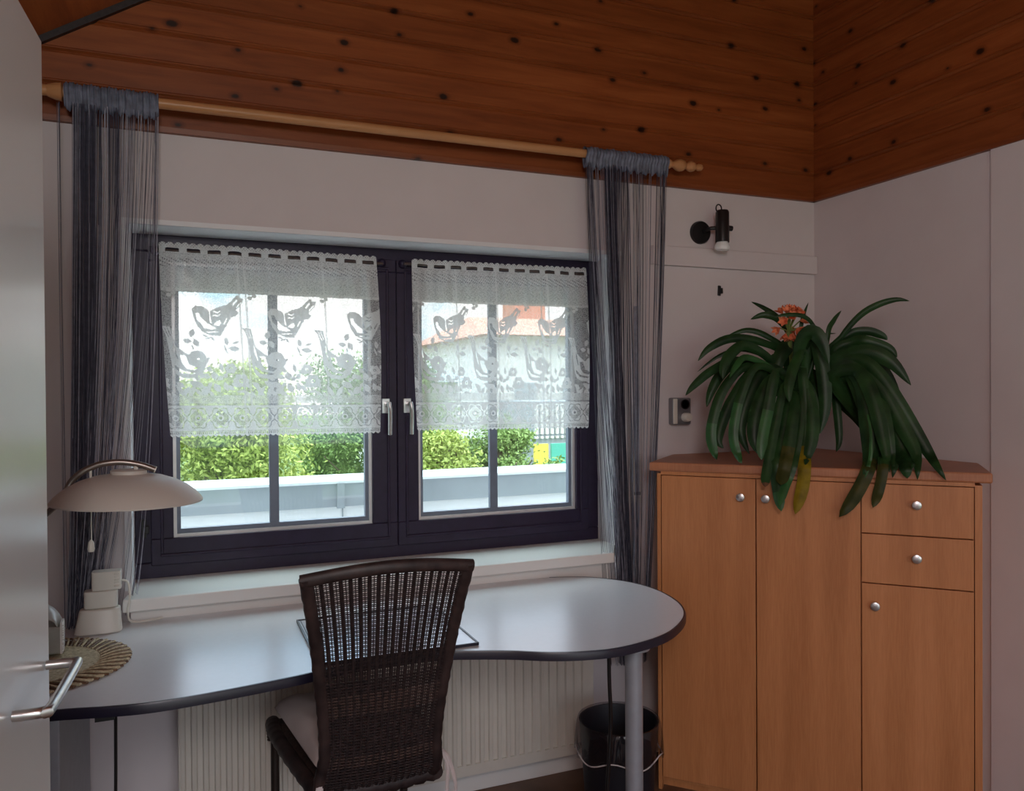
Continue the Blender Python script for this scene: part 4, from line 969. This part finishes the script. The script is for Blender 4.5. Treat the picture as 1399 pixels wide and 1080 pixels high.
def house(label, x0, x1, y, z1, zr, mats, wins, y1=None):
    t = thing('house', ((x0+x1)/2, y, -3), label, 'house', 'houses in the distance')
    y1 = y1 or y+7
    b = MB(); b.box((x0, y, -3), (x1, y1, z1)); b.build('facade', mats[0], t)
    b = MB(); ym = (y+y1)/2
    b.add([(x0-.4, y-.5, z1), (x1+.4, y-.5, z1), (x1+.4, y1+.5, z1), (x0-.4, y1+.5, z1), (x0+.6, ym, zr), (x1-.6, ym, zr)], [(0,1,5,4),(1,2,5),(2,3,4,5),(3,0,4),(0,3,2,1)])
    b.build('roof', mats[1], t)
    for (a, c, w_, h_) in wins:
        b = MB(); b.box((a, y-.05, c), (a+w_, y+.02, c+h_)); b.build('house_window', M['grey_f'], t)
house('white house with a red tiled roof outside, seen through the right pane lace', 8.4, 15, 22, 3.0, 3.85, (M['facade'], M['tile']), [(9.2+1.6*k, .6, .7, 1.0) for k in range(3)])
house('white building with a low grey roof outside behind the trees', 4.9, 6.4, 19, 1.6, 2.3, (M['facade'], M['zinc']), [(5.2+.6*k, .9, .25, .4) for k in range(2)], 24)
t = thing('brick_tower', (13.7, 31.7, -3), 'red brick tower above the roofs outside, seen at the top of the right pane', 'tower')
MB().box((13.0, 31, -3), (14.4, 32.4, 9.6)).build('tower_body', M['redwall'], t)
b = MB(); b.box((12.8, 30.8, 9.6), (14.6, 32.6, 9.9)); b.build('tower_cornice', M['facade'], t)
t = thing('office_block', (7.9, 16.5, -3), 'grey building with vertical slats outside at the right end of the window', 'building')
b = MB(); b.box((6.9, 15.5, -3), (8.9, 17.5, 1.15)); b.build('facade', M['grey_f'], t)
b = MB()
for k in range(16): b.box((6.93+.12*k, 15.42, .45), (6.99+.12*k, 15.5, 1.1)); b.box((6.93+.12*k, 15.42, .36), (6.99+.12*k, 15.5, .41))
b.build('slats', M['facade'], t)
for (x, w_, c) in ((6.35, .30, (.85,.65,.10)), (6.72, .35, (.10,.45,.35)), (7.1, .25, (.75,.15,.10))):
    b = MB(); b.box((x, 14.2, -.1), (x+w_, 14.26, .34)); b.box((x+.05, 14.2, -3), (x+.09, 14.25, -.1)); b.box((x+w_-.09, 14.2, -3), (x+w_-.05, 14.25, -.1))
    n_ = {.30: 'yellow', .35: 'green', .25: 'red'}[w_]
    tag(b.build('street_sign', plain(n_+'_sign', c, .5)), n_+' board outside in front of the grey slatted building', 'sign', 'coloured boards outside')

# ------------------------------------------------------------ sky and light
wd = bpy.data.worlds.new('sky'); S.world = wd; wd.use_nodes = True; nt = wd.node_tree; bg = nt.nodes['Background']
v = texco(nt, (1, 1, 2.2), kind='Generated')
cl_ = noise(nt, v, 3.1, 6, .6, .3)
c = ramp(nt, cl_, [(.39, (.55,.84,.98)), (.46, (1.0,.985,.97)), (.8, (.95,.95,.98))])
sx = N(nt, 'ShaderNodeSeparateXYZ'); nt.links.new(N(nt, 'ShaderNodeTexCoord').outputs['Generated'], sx.inputs[0])
zg = ramp(nt, sx.outputs[2], [(.14, (.40,.40,.40)), (.30, (.50,.58,.72)), (.75, (.84,.98,1.0))])      # overcast sky: brightest overhead
nt.links.new(mixc(nt, 1.0, c, zg, 'MULTIPLY'), bg.inputs[0]); bg.inputs[1].default_value = 3.3
sl = bpy.data.lights.new('sun', 'SUN'); sl.energy = .7; sl.angle = .05; sl.color = (1, .96, .88)
so_ = bpy.data.objects.new('sun', sl); col.objects.link(so_); so_.rotation_euler = Vector((-.35, 1.0, -1.25)).to_track_quat('-Z', 'Y').to_euler()
al = bpy.data.lights.new('fill_light', 'POINT'); al.shadow_soft_size = .28; al.energy = 43; al.color = (1, .96, .97)  # fill light added behind the camera to brighten the room, no fixture there
ao = bpy.data.objects.new('fill_light', al); col.objects.link(ao); ao.location = (-.15, -.75, 2.12)
ao.rotation_euler = (0, 0, 0)
S.view_settings.view_transform = 'Standard'; S.view_settings.look = 'None'; S.view_settings.exposure = .58; S.view_settings.gamma = 1
S.view_settings.use_curve_mapping = False
S.cycles.transparent_max_bounces = 48; S.cycles.max_bounces = 10; S.cycles.diffuse_bounces = 6
S.cycles.sample_clamp_indirect = 6
